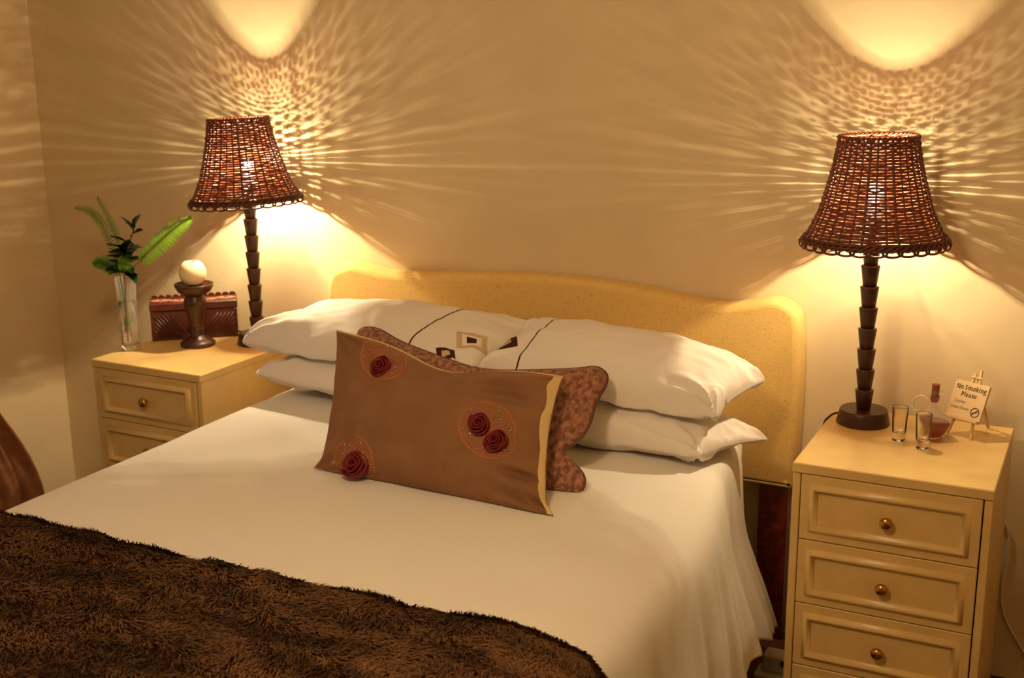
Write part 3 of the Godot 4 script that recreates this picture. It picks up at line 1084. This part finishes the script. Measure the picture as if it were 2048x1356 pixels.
# ------------------------------------------------------------------ fur throw
func make_throw() -> void:
	var t := thing("fur_throw", "dark brown faux fur throw across the foot of the bed", "throw", Vector3.ZERO)
	var n := 90
	var rows := []
	var lower := []
	var zn := noise(2.0, 3, FastNoiseLite.TYPE_SIMPLEX_SMOOTH, 17)
	for k in 46:
		var f := k / 45.0
		var row := PackedVector3Array()
		var low := PackedVector3Array()
		var sec := bed_section(1.8, n)
		for i in n:
			var edge := zn.get_noise_2d(i * 0.16, 0.0) * 0.018
			var z := 1.565 + edge * (1.0 - f) + f * 0.545
			var p := bed_point(bed_section(z, n) if false else sec, i, z)
			var tan := sec[mini(i + 1, n - 1)] - sec[maxi(i - 1, 0)]
			var nrm := Vector2(-tan.y, tan.x).normalized()
			var swell := 0.010 + 0.006 * zn.get_noise_2d(p.x * 2.0, z * 3.0) 
			var lip := sqrt(clampf(f / 0.06, 0, 1))
			row.append(p + Vector3(nrm.x, nrm.y, 0) * (0.006 + swell * lip))
			low.append(p + Vector3(nrm.x, nrm.y, 0) * 0.003)
		rows.append(row)
		lower.append(low)
	var g := Geo.new()
	g.grid(rows)
	g.grid(lower, [], true)
	part("backing", g.commit(), mats.fur_backing, t)
	# pile: one lock of hair repeated
	var blade := Geo.new()
	var r3 := []
	for k in 4:
		var f := k / 3.0
		var w := 0.042 * (1.0 - f * f) + 0.003
		r3.append(PackedVector3Array([Vector3(-w, f * 0.95 - 0.25 * f * f, f * f * 0.42), Vector3(w, f * 0.95 - 0.25 * f * f, f * f * 0.42)]))
	blade.grid(r3)
	var mm := MultiMesh.new()
	mm.transform_format = MultiMesh.TRANSFORM_3D
	mm.use_colors = true
	mm.mesh = blade.commit()
	var count := 80000
	mm.instance_count = count
	var rng := RandomNumberGenerator.new()
	rng.seed = 23
	var tone := noise(5.0, 3, FastNoiseLite.TYPE_SIMPLEX_SMOOTH, 19)
	var flow := noise(6.0, 2, FastNoiseLite.TYPE_SIMPLEX_SMOOTH, 20)
	for k in count:
		var fj := rng.randf() * 44.99
		if k < 9000:
			fj = rng.randf() * rng.randf() * 3.0
		var fi := 20.0 + rng.randf() * (n - 22.0)
		var j := int(fj)
		var i := int(fi)
		var a: Vector3 = rows[j][i]
		var b: Vector3 = rows[j][i + 1]
		var c: Vector3 = rows[j + 1][i]
		var p := a + (b - a) * (fi - i) + (c - a) * (fj - j)
		var nrm := (c - a).cross(b - a).normalized()
		if j == 0:
			nrm = (nrm + Vector3(0, 0, -0.8)).normalized()
		var ang := flow.get_noise_3d(p.x, p.y, p.z) * 2.2 + rng.randfn(0, 0.45)
		var lean := Vector3(0.75, -0.1, 0.5).rotated(Vector3.UP, ang)
		lean = (lean - nrm * lean.dot(nrm)).normalized()
		var upd := (nrm + lean * (0.9 + 0.5 * rng.randf())).normalized()
		var fw := (lean - upd * lean.dot(upd)).normalized()
		var sd := upd.cross(fw).normalized()
		var len := 0.026 * (0.7 + 0.6 * rng.randf())
		mm.set_instance_transform(k, Transform3D(Basis(sd, upd, fw) * Basis.from_scale(Vector3(len, len, len)), p - nrm * 0.002))
		# streaks of darker and lighter hair run across the throw
		var d := tone.get_noise_2d(p.x * 0.5 + p.y * 0.8, p.z * 2.0) * 0.9 + rng.randfn(0, 0.22)
		var lum := clampf(0.5 + d, 0.0, 1.0)
		var col := Color(0.028, 0.014, 0.007).lerp(Color(0.23, 0.11, 0.045), lum)
		mm.set_instance_color(k, col)
	var fur := MultiMeshInstance3D.new()
	fur.name = "fur_pile"
	fur.multimesh = mm
	fur.material_override = mats.fur_hair
	fur.set_meta("kind", "stuff")
	t.add_child(fur)

# ------------------------------------------------------------------ things on the left nightstand
func make_left_things() -> void:
	# carved box
	var p0 := Vector3(-1.361, TABLE, 0.309)
	var p1 := Vector3(-1.132, TABLE, 0.119)
	var ax := (p1 - p0).normalized()
	var t := thing("carved_box", "carved red-brown wooden box behind the candle holder", "box", (p0 + p1) / 2, atan2(-ax.z, ax.x))
	var w := 0.290
	var d := 0.105
	var g := Geo.new()
	g.box(Vector3(0, 0.0515, -d / 2), Vector3(w, 0.103, d), 0.002)
	part("body", g.commit(false), mats.carved_wood, t)
	for sgn in [-1.0, 1.0]:
		for k in 9:
			g = Geo.new()
			var x0: float = sgn * (0.018 + k * 0.0135)
			var a := Vector3(x0, 0.010, 0.0)
			var b := Vector3(x0 + sgn * 0.062 * (1 if sgn > 0 else 1), 0.088, 0.0)
			if absf(b.x) > w / 2 - 0.008:
				var f: float = (w / 2 - 0.008 - absf(a.x)) / maxf(absf(b.x - a.x), 1e-4)
				b = a.lerp(b, f)
			if a.distance_to(b) > 0.012:
				g.tube(PackedVector3Array([a, a.lerp(b, 0.5), b]), 0.0034, 6)
				part("carved_ridge", g.commit(), mats.carved_wood, t)
	g = Geo.new()
	var ring := PackedVector3Array()
	for k in 28:
		var a := TAU * k / 28
		ring.append(Vector3(cos(a) * 0.020, 0.045 + sin(a) * 0.020, 0.001))
	g.tube(ring, 0.003, 6, true)
	part("carved_roundel", g.commit(), mats.carved_wood, t)
	for x in [-w / 2 + 0.006, w / 2 - 0.006]:
		g = Geo.new()
		g.box(Vector3(x, 0.0515, 0.001), Vector3(0.011, 0.100, 0.006), 0.001)
		part("corner_strip", g.commit(false), mats.carved_wood, t)
	g = Geo.new()
	g.box(Vector3(0, 0.117, -d / 2), Vector3(w + 0.004, 0.026, d + 0.004), 0.0025)
	var lid := part("lid", g.commit(false), mats.carved_wood, t)
	# pale scalloped bands and rosettes laid into the lid
	for sgn in [-1.0, 1.0]:
		for side in 2:
			var poly := PackedVector2Array()
			var n := 48
			for k in n:
				var a := TAU * k / n
				var rr := 1.0 + 0.10 * cos(a * 12.0)
				poly.append(Vector2(cos(a) * 0.034 * rr, sin(a) * 0.018 * rr))
			var e := part("pale_inlay", puffed(poly, -0.001, 0.0014, 0.0006, 2), mats.pale_inlay, lid, Vector3(sgn * (0.045 + side * 0.065), 0.130, -d * (0.40 + 0.12 * side)))
			e.rotation.x = -PI / 2
			var e2 := part("inlay_eye", puffed(circle(0.006, 14), -0.001, 0.003, 0.001, 2), mats.carved_wood, lid, Vector3(sgn * (0.045 + side * 0.065), 0.130, -d * (0.40 + 0.12 * side)))
			e2.rotation.x = -PI / 2
	# scalloped back edge
	for k in 12:
		var e := part("lid_scallop", puffed(circle(0.012, 14), -0.003, 0.003, 0.001, 2), mats.carved_wood, lid, Vector3(-w / 2 + 0.0125 + k * (w - 0.025) / 11, 0.129, -d + 0.003))
	# candle holder and candle
	g = Geo.new()
	t = thing("candle_holder", "dark turned wooden candle holder on the left nightstand", "candle holder", Vector3(-1.18, TABLE, 0.28))
	g.lathe([Vector2(0, 0), Vector2(0.056, 0), Vector2(0.058, 0.003), Vector2(0.058, 0.010), Vector2(0.053, 0.016), Vector2(0.040, 0.022), Vector2(0.028, 0.028), Vector2(0.0225, 0.036), Vector2(0, 0.036)], 40)
	part("foot", g.commit(), mats.turned_wood, t)
	g = Geo.new()
	g.lathe([Vector2(0.0225, 0.034), Vector2(0.021, 0.046), Vector2(0.0225, 0.052), Vector2(0.0245, 0.056), Vector2(0.0235, 0.060), Vector2(0.0215, 0.064), Vector2(0.024, 0.080), Vector2(0.029, 0.105), Vector2(0.0345, 0.130), Vector2(0.038, 0.148), Vector2(0.036, 0.160), Vector2(0.030, 0.170), Vector2(0.028, 0.178), Vector2(0, 0.178)], 36)
	part("column", g.commit(), mats.turned_wood, t)
	g = Geo.new()
	g.lathe([Vector2(0.026, 0.174), Vector2(0.040, 0.178), Vector2(0.055, 0.188), Vector2(0.0635, 0.204), Vector2(0.0648, 0.2115), Vector2(0.063, 0.2135), Vector2(0.058, 0.211), Vector2(0.045, 0.2065), Vector2(0, 0.2055)], 40)
	part("cup", g.commit(), mats.turned_wood, t)
	g = Geo.new()
	var prof := []
	for k in 17:
		var a := -PI / 2 + PI * k / 16
		prof.append(Vector2(cos(a) * 0.0455, clampf(sin(a), -0.97, 0.84) * 0.0455))
	prof.append(Vector2(0.020, 0.0382))
	prof.append(Vector2(0.010, 0.0365))
	prof.append(Vector2(0.0, 0.0360))
	prof.remove_at(16)
	g.lathe(prof, 36)
	t = thing("ball_candle", "cream ball candle on top of the wooden holder", "candle", Vector3(-1.182, TABLE + 0.2055 + 0.0442, 0.28))
	part("wax", g.commit(), mats.wax, t)
	part("wick", cord([Vector3(0, 0.035, 0), Vector3(0.001, 0.038, 0), Vector3(0.003, 0.041, 0)], 0.0008, 8), mats.ink, t)
	# vase with water
	var vp := Vector3(-1.351, TABLE, 0.417)
	t = thing("glass_vase", "tall clear glass vase half filled with water holding fern", "vase", vp)
	g = Geo.new()
	g.lathe([Vector2(0, 0.0005), Vector2(0.0300, 0.0005), Vector2(0.0318, 0.004), Vector2(0.0305, 0.10), Vector2(0.0312, 0.18), Vector2(0.0345, 0.243), Vector2(0.0349, 0.245), Vector2(0.0343, 0.2455)], 40)
	part("outer_wall", g.commit(), mats.clear_glass, t)
	g = Geo.new()
	g.lathe([Vector2(0.0343, 0.2455), Vector2(0.0330, 0.243), Vector2(0.0295, 0.18), Vector2(0.0288, 0.10), Vector2(0.0292, 0.026), Vector2(0.026, 0.021), Vector2(0, 0.020)], 40)
	part("inner_wall", g.commit(), mats.clear_glass, t)
	g = Geo.new()
	g.lathe([Vector2(0, 0.0012), Vector2(0.0296, 0.0012), Vector2(0.0312, 0.004), Vector2(0.0308, 0.0185), Vector2(0.028, 0.0195), Vector2(0, 0.0192)], 40)
	part("glass_foot", g.commit(), mats.solid_glass, t)
	g = Geo.new()
	g.lathe([Vector2(0, 0.0215), Vector2(0.0255, 0.0222), Vector2(0.0284, 0.027), Vector2(0.0282, 0.10), Vector2(0.0286, 0.166), Vector2(0, 0.166)], 40)
	part("water", g.commit(), mats.water, t)
	# greenery, each stem its own
	var mouth := vp + Vector3(0, 0.24, 0)
	frond("fern_frond", "long fern frond bending far left out of the vase", [vp + Vector3(0.008, 0.06, 0.005), mouth + Vector3(-0.018, 0.0, 0.0), Vector3(-1.395, 1.075, 0.41), Vector3(-1.445, 1.17, 0.40), Vector3(-1.495, 1.214, 0.40), Vector3(-1.560, 1.222, 0.40)], 0.022, 0.30, 1)
	frond("fern_frond", "upright narrow fern frond rising left of the dark sprig", [vp + Vector3(0.0, 0.05, -0.006), mouth + Vector3(-0.012, 0.0, -0.008), Vector3(-1.375, 1.10, 0.40), Vector3(-1.418, 1.19, 0.395), Vector3(-1.468, 1.262, 0.39)], 0.017, 0.25, 2)
	frond("fern_frond", "broad bright green fern frond reaching right toward the lamp", [vp + Vector3(-0.012, 0.06, 0.0), mouth + Vector3(0.012, 0.0, 0.004), Vector3(-1.285, 1.065, 0.405), Vector3(-1.21, 1.125, 0.40), Vector3(-1.135, 1.178, 0.40), Vector3(-1.066, 1.216, 0.40)], 0.040, 0.14, 3)
	frond("fern_frond", "short fern frond drooping over the front of the vase", [vp + Vector3(0.004, 0.08, 0.01), mouth + Vector3(0.0, 0.0, 0.02), Vector3(-1.345, 1.045, 0.45), Vector3(-1.30, 1.07, 0.49), Vector3(-1.24, 1.065, 0.50)], 0.032, 0.2, 4)
	frond("fern_frond", "short fern frond curling left at the vase mouth", [vp + Vector3(-0.004, 0.08, 0.01), mouth + Vector3(-0.01, 0.0, 0.02), Vector3(-1.375, 1.035, 0.44), Vector3(-1.405, 1.06, 0.46), Vector3(-1.425, 1.05, 0.475)], 0.030, 0.2, 5)
	t = thing("leafy_sprig", "sprig of glossy dark oval leaves in the vase", "plant", vp)
	part("stem", cord([Vector3(0.0, 0.03, 0.008), Vector3(0.0, 0.245, 0.0), Vector3(0.02, 0.33, 0.0), Vector3(0.045, 0.40, -0.01), Vector3(0.06, 0.435, -0.01)], 0.0024, 24), mats.stem_brown, t)
	var rng := RandomNumberGenerator.new()
	rng.seed = 77
	var leaf := leaf_mesh()
	var spots := [[Vector3(0.045, 0.40, -0.01), Vector3(-0.55, 0.8, 0.1), 0.058], [Vector3(0.055, 0.42, -0.01), Vector3(0.55, 0.75, 0.2), 0.052], [Vector3(0.04, 0.385, -0.005), Vector3(0.85, 0.45, 0.25), 0.060], [Vector3(0.03, 0.36, 0), Vector3(0.9, 0.15, 0.4), 0.062], [Vector3(0.03, 0.36, 0), Vector3(-0.8, 0.5, 0.4), 0.060], [Vector3(0.02, 0.33, 0), Vector3(0.7, -0.1, 0.7), 0.056], [Vector3(0.02, 0.33, 0), Vector3(-0.6, 0.2, 0.8), 0.052], [Vector3(0.01, 0.29, 0), Vector3(0.85, -0.15, 0.5), 0.064], [Vector3(0.01, 0.29, 0), Vector3(-0.95, 0.1, 0.3), 0.070], [Vector3(0.012, 0.30, 0), Vector3(0.2, 0.1, 0.95), 0.050], [Vector3(0.05, 0.41, -0.01), Vector3(0.1, 0.6, 0.8), 0.048], [Vector3(0.005, 0.27, 0), Vector3(0.9, -0.35, 0.3), 0.068], [Vector3(0.02, 0.34, 0), Vector3(0.5, 0.7, 0.5), 0.055]]
	for k in 16:
		var a := TAU * k / 16.0 * 2.4
		spots.append([Vector3(0.005, 0.25 + 0.006 * k, 0.0), Vector3(cos(a), 0.25 + 0.3 * rng.randf(), sin(a)), 0.05 + 0.02 * rng.randf()])
	for s in spots:
		var dir: Vector3 = s[1].normalized()
		var sd := dir.cross(Vector3.UP).normalized()
		var l := part("leaf", leaf, mats.leaf_dark, t, s[0])
		l.basis = Basis(sd, dir, sd.cross(dir)).rotated(dir, rng.randf_range(-0.7, 0.7)) * Basis.from_scale(Vector3.ONE * s[2] * 1.15)

func circle(r: float, n: int) -> PackedVector2Array:
	var out := PackedVector2Array()
	for k in n:
		out.append(Vector2(cos(TAU * k / n), sin(TAU * k / n)) * r)
	return out

func leaf_mesh() -> ArrayMesh:
	var g := Geo.new()
	var rows := []
	for j in 9:
		var f := j / 8.0
		var w := 0.27 * pow(sin(PI * pow(f, 0.85)), 0.8) if f > 0.0 and f < 1.0 else 0.006
		var row := PackedVector3Array()
		for i in 5:
			var s := i / 2.0 - 1.0
			row.append(Vector3(s * w, f, absf(s) * w * 0.35 - 0.16 * f * f))
		rows.append(row)
	g.grid(rows)
	return g.commit()

func frond(called: String, label: String, pts: Array, width: float, bare: float, sd: int) -> void:
	var t := thing(called, label, "fern", Vector3.ZERO, 0.0, "fern fronds in the vase")
	var path := smooth_path(pts, 60)
	var rad := []
	for k in 60:
		rad.append(0.0017 * (1.0 - 0.75 * k / 59.0))
	var g := Geo.new()
	g.tube(path, rad, 5)
	part("rachis", g.commit(), mats.stem_brown if sd == 3 else mats.fern_green, t)
	g = Geo.new()
	var rng := RandomNumberGenerator.new()
	rng.seed = sd * 11
	var start := 0.42 if sd < 4 else 0.38
	start = start - bare * 0.2
	var n := 52 if sd == 3 else 38
	for k in n:
		var f := start + (0.995 - start) * k / (n - 1.0)
		var at := f * 58.99
		var i := int(at)
		var p := path[i].lerp(path[i + 1], at - i)
		var d := (path[i + 1] - path[i]).normalized()
		var side := d.cross(Vector3(0.3, 0.25, 0.9)).normalized()
		var up := side.cross(d).normalized()
		var rel := (f - start) / (1.0 - start)
		var l := width * (0.35 + 0.65 * sin(PI * clampf(rel * 0.8 + 0.22, 0, 1))) * (0.9 + 0.2 * rng.randf())
		if rel > 0.94:
			l *= 0.7
		for s in [-1.0, 1.0]:
			var o: Vector3 = side * s
			var tip := p + o * l + d * l * 0.28 - up * l * (0.15 + 0.15 * rng.randf())
			var half := d * (0.0016 + l * 0.02)
			var mid := p.lerp(tip, 0.45) + up * l * 0.06
			var a := g.add(p - half * 0.8)
			var b := g.add(mid - half)
			var c := g.add(tip)
			var e := g.add(mid + half)
			var h := g.add(p + half * 0.8)
			g.tri(a, b, h)
			g.tri(b, e, h)
			g.tri(b, c, e)
	part("leaflets", g.commit(), mats.fern_green, t)

# ------------------------------------------------------------------ things on the right nightstand
func shot_glass(label: String, at: Vector3) -> void:
	var t := thing("shot_glass", label, "glass", at, 0.0, "tall shot glasses beside the decanter")
	var g := Geo.new()
	# one closed solid: outside up, over the lip, inside down
	g.lathe([Vector2(0, 0.0004), Vector2(0.0150, 0.0004), Vector2(0.0160, 0.0015), Vector2(0.0164, 0.006), Vector2(0.0200, 0.088), Vector2(0.0199, 0.0895), Vector2(0.0188, 0.0895), Vector2(0.0186, 0.088), Vector2(0.0152, 0.026), Vector2(0.0135, 0.0225), Vector2(0, 0.0215)], 36)
	part("glass_body", g.commit(), mats.solid_glass, t)

func make_right_things() -> void:
	shot_glass("empty shot glass nearer the lamp base", Vector3(1.123, TABLE, 0.314))
	shot_glass("empty shot glass standing in front of the red decanter", Vector3(1.186, TABLE, 0.350))
	# decanter
	var t := thing("decanter", "small round glass decanter with red liqueur, ring handle and cork", "decanter", Vector3(1.196, TABLE, 0.250))
	var g := Geo.new()
	g.lathe([Vector2(0, 0.0004), Vector2(0.022, 0.0004), Vector2(0.026, 0.003), Vector2(0.036, 0.016), Vector2(0.0425, 0.033), Vector2(0.0435, 0.042), Vector2(0.040, 0.053), Vector2(0.029, 0.066), Vector2(0.016, 0.076), Vector2(0.0095, 0.083), Vector2(0.009, 0.092), Vector2(0.0125, 0.102), Vector2(0.0130, 0.112), Vector2(0.0115, 0.120), Vector2(0.0145, 0.1235), Vector2(0.0140, 0.1245), Vector2(0.0105, 0.1242)], 40)
	part("body", g.commit(), mats.clear_glass, t)
	g = Geo.new()
	g.lathe([Vector2(0, 0.003), Vector2(0.020, 0.003), Vector2(0.0245, 0.006), Vector2(0.0343, 0.018), Vector2(0.0405, 0.033), Vector2(0.0415, 0.040), Vector2(0, 0.040)], 40)
	part("liqueur", g.commit(), mats.red_liqueur, t)
	g = Geo.new()
	g.lathe([Vector2(0, 0.0935), Vector2(0.0085, 0.0935), Vector2(0.0112, 0.102), Vector2(0.0116, 0.110), Vector2(0, 0.110)], 24)
	part("neck_liqueur", g.commit(), mats.red_liqueur, t)
	g = Geo.new()
	g.lathe([Vector2(0, 0.110), Vector2(0.0088, 0.110), Vector2(0.0100, 0.139), Vector2(0.0092, 0.1405), Vector2(0, 0.1408)], 20)
	part("cork", g.commit(), mats.cork, t)
	g = Geo.new()
	var ring := PackedVector3Array()
	for k in 40:
		var a := TAU * k / 40
		ring.append(Vector3(-0.032 + cos(a) * 0.0225, 0.088 + sin(a) * 0.0225, 0.004))
	g.tube(ring, 0.0028, 8, true)
	part("ring_handle", g.commit(), mats.solid_glass, t)
	g = Geo.new()
	var spout := PackedVector3Array()
	for k in 20:
		var a := TAU * k / 20
		spout.append(Vector3(0.0175 + cos(a) * 0.005, 0.122 + sin(a) * 0.004, 0.0))
	g.tube(spout, 0.0013, 6, true)
	part("lip_loop", g.commit(), mats.solid_glass, t)
	# sign on an easel
	var yaw := -0.466
	var lean := 0.403
	var centre := Vector3(1.270, 0.853, 0.200)
	var bas := Basis(Vector3.UP, yaw) * Basis(Vector3.RIGHT, -lean)
	var w := 0.097
	var h := 0.094
	t = thing("no_smoking_sign", "small cream no smoking sign board resting on a mini easel", "sign", centre)
	t.basis = bas
	g = Geo.new()
	g.box(Vector3(0, 0, -0.0035), Vector3(w, h, 0.007), 0.0008)
	part("board", g.commit(false), mats.sign_board, t)
	var bold := SystemFont.new()
	bold.font_names = PackedStringArray(["Droid Sans"])
	bold.font_weight = 700
	var script := SystemFont.new()
	script.font_names = PackedStringArray(["Droid Serif"])
	script.font_italic = true
	for q in [["No Smoking", bold, 0.0148, Vector3(0.001, 0.0315, 0.0), 0.084], ["Please", bold, 0.0148, Vector3(-0.001, 0.0135, 0.0), 0.043], ["Fynbos", script, 0.0125, Vector3(-0.020, -0.0065, 0.0), 0.031], ["Guest House", script, 0.0125, Vector3(-0.0155, -0.0225, 0.0), 0.052]]:
		var tm := TextMesh.new()
		tm.text = q[0]
		tm.font = q[1]
		tm.font_size = 32
		tm.pixel_size = 0.0005
		tm.depth = 0.0006
		var bb := tm.get_aabb()
		var o := part("lettering", tm, mats.ink, t, q[3])
		var s: float = q[4] / maxf(bb.size.x, 0.0001)
		var tall := minf(s * 1.15, 1.6)
		# the lower lines are in a slanted hand
		o.basis = Basis(Vector3(s, 0, 0), Vector3(tall * (0.35 if q[1] == script else 0.0), tall, 0), Vector3(0, 0, 0.6))
	g = Geo.new()
	var rim := PackedVector3Array()
	for k in 32:
		rim.append(Vector3(0.0285 + cos(TAU * k / 32) * 0.0115, -0.0265 + sin(TAU * k / 32) * 0.0115, 0.0002))
	g.tube(rim, 0.0011, 5, true)
	g.tube(PackedVector3Array([Vector3(0.0205, -0.0345, 0.0002), Vector3(0.0365, -0.0185, 0.0002)]), 0.0010, 5)
	g.tube(PackedVector3Array([Vector3(0.0215, -0.0285, 0.0002), Vector3(0.0315, -0.0265, 0.0002)]), 0.0012, 5)
	g.tube(smooth_path([Vector3(0.0320, -0.0262, 0.0002), Vector3(0.0345, -0.0245, 0.0002), Vector3(0.0335, -0.0215, 0.0002), Vector3(0.0355, -0.0195, 0.0002)], 10), 0.0007, 4)
	part("no_smoking_symbol", g.commit(), mats.ink, t)
	t = thing("mini_easel", "miniature pale wooden easel holding the sign board", "easel", centre)
	var inv := Transform3D(Basis.IDENTITY, centre)
	var r := bas.x
	var u := bas.y
	var nz := bas.z
	var apex := u * 0.072 - nz * 0.011
	for s in [-1.0, 1.0]:
		# where the leaning plane behind the board meets the table
		var k: float = (TABLE + 0.002 - centre.y + nz.y * 0.011) / u.y
		var foot: Vector3 = r * 0.034 * s + u * k - nz * 0.011
		g = Geo.new()
		bar(g, foot, apex + r * 0.006 * s + u * 0.006 * (1 + s), 0.0065, 0.005, nz)
		part("front_leg", g.commit(false), mats.easel_wood, t)
	g = Geo.new()
	bar(g, Vector3(1.318 - centre.x, TABLE + 0.002 - centre.y, 0.118 - centre.z), apex - nz * 0.005 - u * 0.008, 0.0065, 0.005, nz)
	part("back_leg", g.commit(false), mats.easel_wood, t)
	g = Geo.new()
	bar(g, r * -0.046 - u * (h / 2 + 0.0035) + nz * 0.0005, r * 0.046 - u * (h / 2 + 0.0035) + nz * 0.0005, 0.006, 0.016, nz)
	part("ledge", g.commit(false), mats.easel_wood, t)
	g = Geo.new()
	bar(g, r * -0.017 + u * 0.062 - nz * 0.0075, r * 0.019 + u * 0.062 - nz * 0.0075, 0.004, 0.003, nz)
	part("cross_pin", g.commit(false), mats.easel_wood, t)

func bar(g: Geo, a: Vector3, b: Vector3, w: float, d: float, face: Vector3) -> void:
	var y := (b - a).normalized()
	var x := y.cross(face).normalized()
	var z := x.cross(y).normalized()
	g.box((a + b) / 2, Vector3(w, a.distance_to(b), d), 0.0006, Basis(x, y, z))

# ------------------------------------------------------------------ floor and wall odds and ends
func make_rest() -> void:
	# plug adaptor and flexes between bed and nightstand
	var t := thing("plug_adaptor", "white plug adaptor on the floor between bed and nightstand", "adaptor", Vector3(0.835, 0.0, 0.30))
	var g := Geo.new()
	g.box(Vector3(0.0, 0.055, -0.02), Vector3(0.075, 0.05, 0.055), 0.005)
	part("body", g.commit(false), mats.white_plastic, t)
	g = Geo.new()
	g.lathe([Vector2(0, 0), Vector2(0.009, 0), Vector2(0.009, 0.002), Vector2(0, 0.002)], 16)
	var h := part("socket_hole", g.commit(), mats.dark_hole, t, Vector3(0.022, 0.062, 0.0068))
	h.rotation.x = PI / 2
	g = Geo.new()
	g.box(Vector3(-0.005, 0.015, 0.0), Vector3(0.10, 0.03, 0.07), 0.004)
	part("lower_block", g.commit(false), mats.white_plastic, t)
	var c := part("power_cable", cord([Vector3(0.80, 0.062, 0.28), Vector3(0.765, 0.064, 0.30), Vector3(0.725, 0.045, 0.33), Vector3(0.695, 0.008, 0.37), Vector3(0.65, 0.006, 0.42)], 0.0045), mats.white_plastic)
	tag(c, "white power cable running under the bed from the plug adaptor", "cable")
	c = part("power_cable", cord([Vector3(0.853, 0.20, 0.13), Vector3(0.868, 0.14, 0.18), Vector3(0.895, 0.09, 0.22), Vector3(0.903, 0.05, 0.24), Vector3(0.893, 0.02, 0.30), Vector3(0.88, 0.006, 0.36), Vector3(0.84, 0.006, 0.42)], 0.0042), mats.white_plastic)
	tag(c, "white power cable looping down behind the plug adaptor by the nightstand", "cable")
	c = part("power_cable", cord([Vector3(1.352, 0.49, 0.012), Vector3(1.368, 0.475, 0.010), Vector3(1.388, 0.43, 0.008), Vector3(1.386, 0.36, 0.007), Vector3(1.382, 0.28, 0.007), Vector3(1.392, 0.20, 0.007), Vector3(1.43, 0.13, 0.008), Vector3(1.50, 0.04, 0.010), Vector3(1.60, 0.006, 0.02)], 0.004), mats.white_plastic)
	tag(c, "thin pale cable hanging down the wall right of the nightstand", "cable")
	# curtain on the left wall, gathered and flaring to the floor
	t = thing("curtain", "brown gathered curtain at the left wall beyond the bed", "curtain", Vector3(-2.12, 0, 0))
	var rows := []
	for j in 40:
		var f := j / 39.0
		var y := 0.01 + f * 2.2
		var row := PackedVector3Array()
		for i in 120:
			var s := i / 119.0
			var near := 0.95
			var far := 0.215 + 0.0
			# the free edge sweeps back to a tie and falls forward below it
			var edge := lerpf(0.225, 0.60, smoothstep(0.02, 0.9, y)) if y < 0.95 else lerpf(0.60, 0.30, smoothstep(0.95, 2.2, y))
			var z := lerpf(edge, near, s)
			var x := 0.055 + 0.032 * sin(s * 44.0 + 2.0 * sin(y * 1.3)) + 0.010 * sin(s * 97.0 + y)
			row.append(Vector3(x, y, z))
		rows.append(row)
	g = Geo.new()
	g.grid(rows)
	part("drape", g.commit(), mats.curtain_cloth, t)
	g = Geo.new()
	g.tube(PackedVector3Array([Vector3(0.06, 2.23, 0.15), Vector3(0.06, 2.23, 2.2)]), 0.012, 12)
	part("rod", g.commit(), mats.turned_wood, t)
	g = Geo.new()
	g.box(Vector3(0.055, 0.95, 0.775), Vector3(0.12, 0.05, 0.37), 0.01)
	part("tie_band", g.commit(false), mats.curtain_cloth, t)

const LAMP := 0.10
const CEILING := 0.92

func _ready() -> void:
	# camera
	var cam := Camera3D.new()
	cam.name = "camera"
	add_child(cam)
	cam.position = Vector3(1.562, 1.773, 3.399)
	cam.basis = Basis.from_euler(Vector3(deg_to_rad(-14.011), deg_to_rad(26.482), deg_to_rad(-0.524)))
	var lens := CameraAttributesPhysical.new()
	lens.frustum_focal_length = 43.243
	lens.frustum_focus_distance = 2.85
	lens.frustum_near = 0.05
	lens.frustum_far = 60.0
	lens.exposure_aperture = 4.8
	cam.attributes = lens
	cam.current = true
	# surroundings
	var env := Environment.new()
	env.background_mode = Environment.BG_COLOR
	env.background_color = Color(0.50, 0.60, 0.74)
	env.background_energy_multiplier = 1.0
	env.tonemap_mode = Environment.TONE_MAPPER_LINEAR
	env.tonemap_exposure = 1.3
	env.sdfgi_enabled = true
	env.ssao_enabled = true
	env.ssil_enabled = true
	var we := WorldEnvironment.new()
	we.name = "surroundings"
	we.environment = env
	add_child(we)
	make_materials()
	build_room()
	make_bed()
	make_nightstand("cream four-drawer nightstand left of the bed, carrying the vase", Vector3(-1.378, 0, 0.572), -0.02)
	make_nightstand("cream four-drawer nightstand right of the bed, carrying the sign", Vector3(0.92, 0, 0.59), 0.0)
	make_lamp("wicker-shaded lamp with tilted shade on the left nightstand", Vector3(-1.012, TABLE, 0.172), 0.1, Vector3(0, 0, 0.0), Vector3(0, 0, 0.055), Vector3(0.004, 0, 0.020), 0.020, 1.75, 4, [Vector3(-0.02, 0.012, -0.065), Vector3(-0.05, 0.004, -0.095), Vector3(-0.10, 0.004, -0.10), Vector3(-0.16, 0.004, -0.097)], "dark cable lying behind the base of the left lamp")
	make_lamp("wicker-shaded lamp with straight shade on the right nightstand", Vector3(1.013, TABLE, 0.204), 0.0, Vector3(0, 0, 0.012), Vector3(0, 0, 0.02), Vector3.ZERO, 0.008, 1.0, 9, [Vector3(-0.064, 0.014, -0.02), Vector3(-0.080, 0.010, -0.015), Vector3(-0.090, 0.004, 0.0), Vector3(-0.0965, -0.006, 0.02), Vector3(-0.0975, -0.04, 0.03), Vector3(-0.098, -0.2, 0.0), Vector3(-0.098, -0.5, -0.05), Vector3(-0.090, -0.755, -0.10)], "dark cable dropping over the nightstand edge beside the right lamp base")
	make_ceiling_lamp(Vector3(0.62, 2.6, 2.5))
	make_pillows()
	make_cushions()
	make_throw()
	make_left_things()
	make_right_things()
	make_rest()
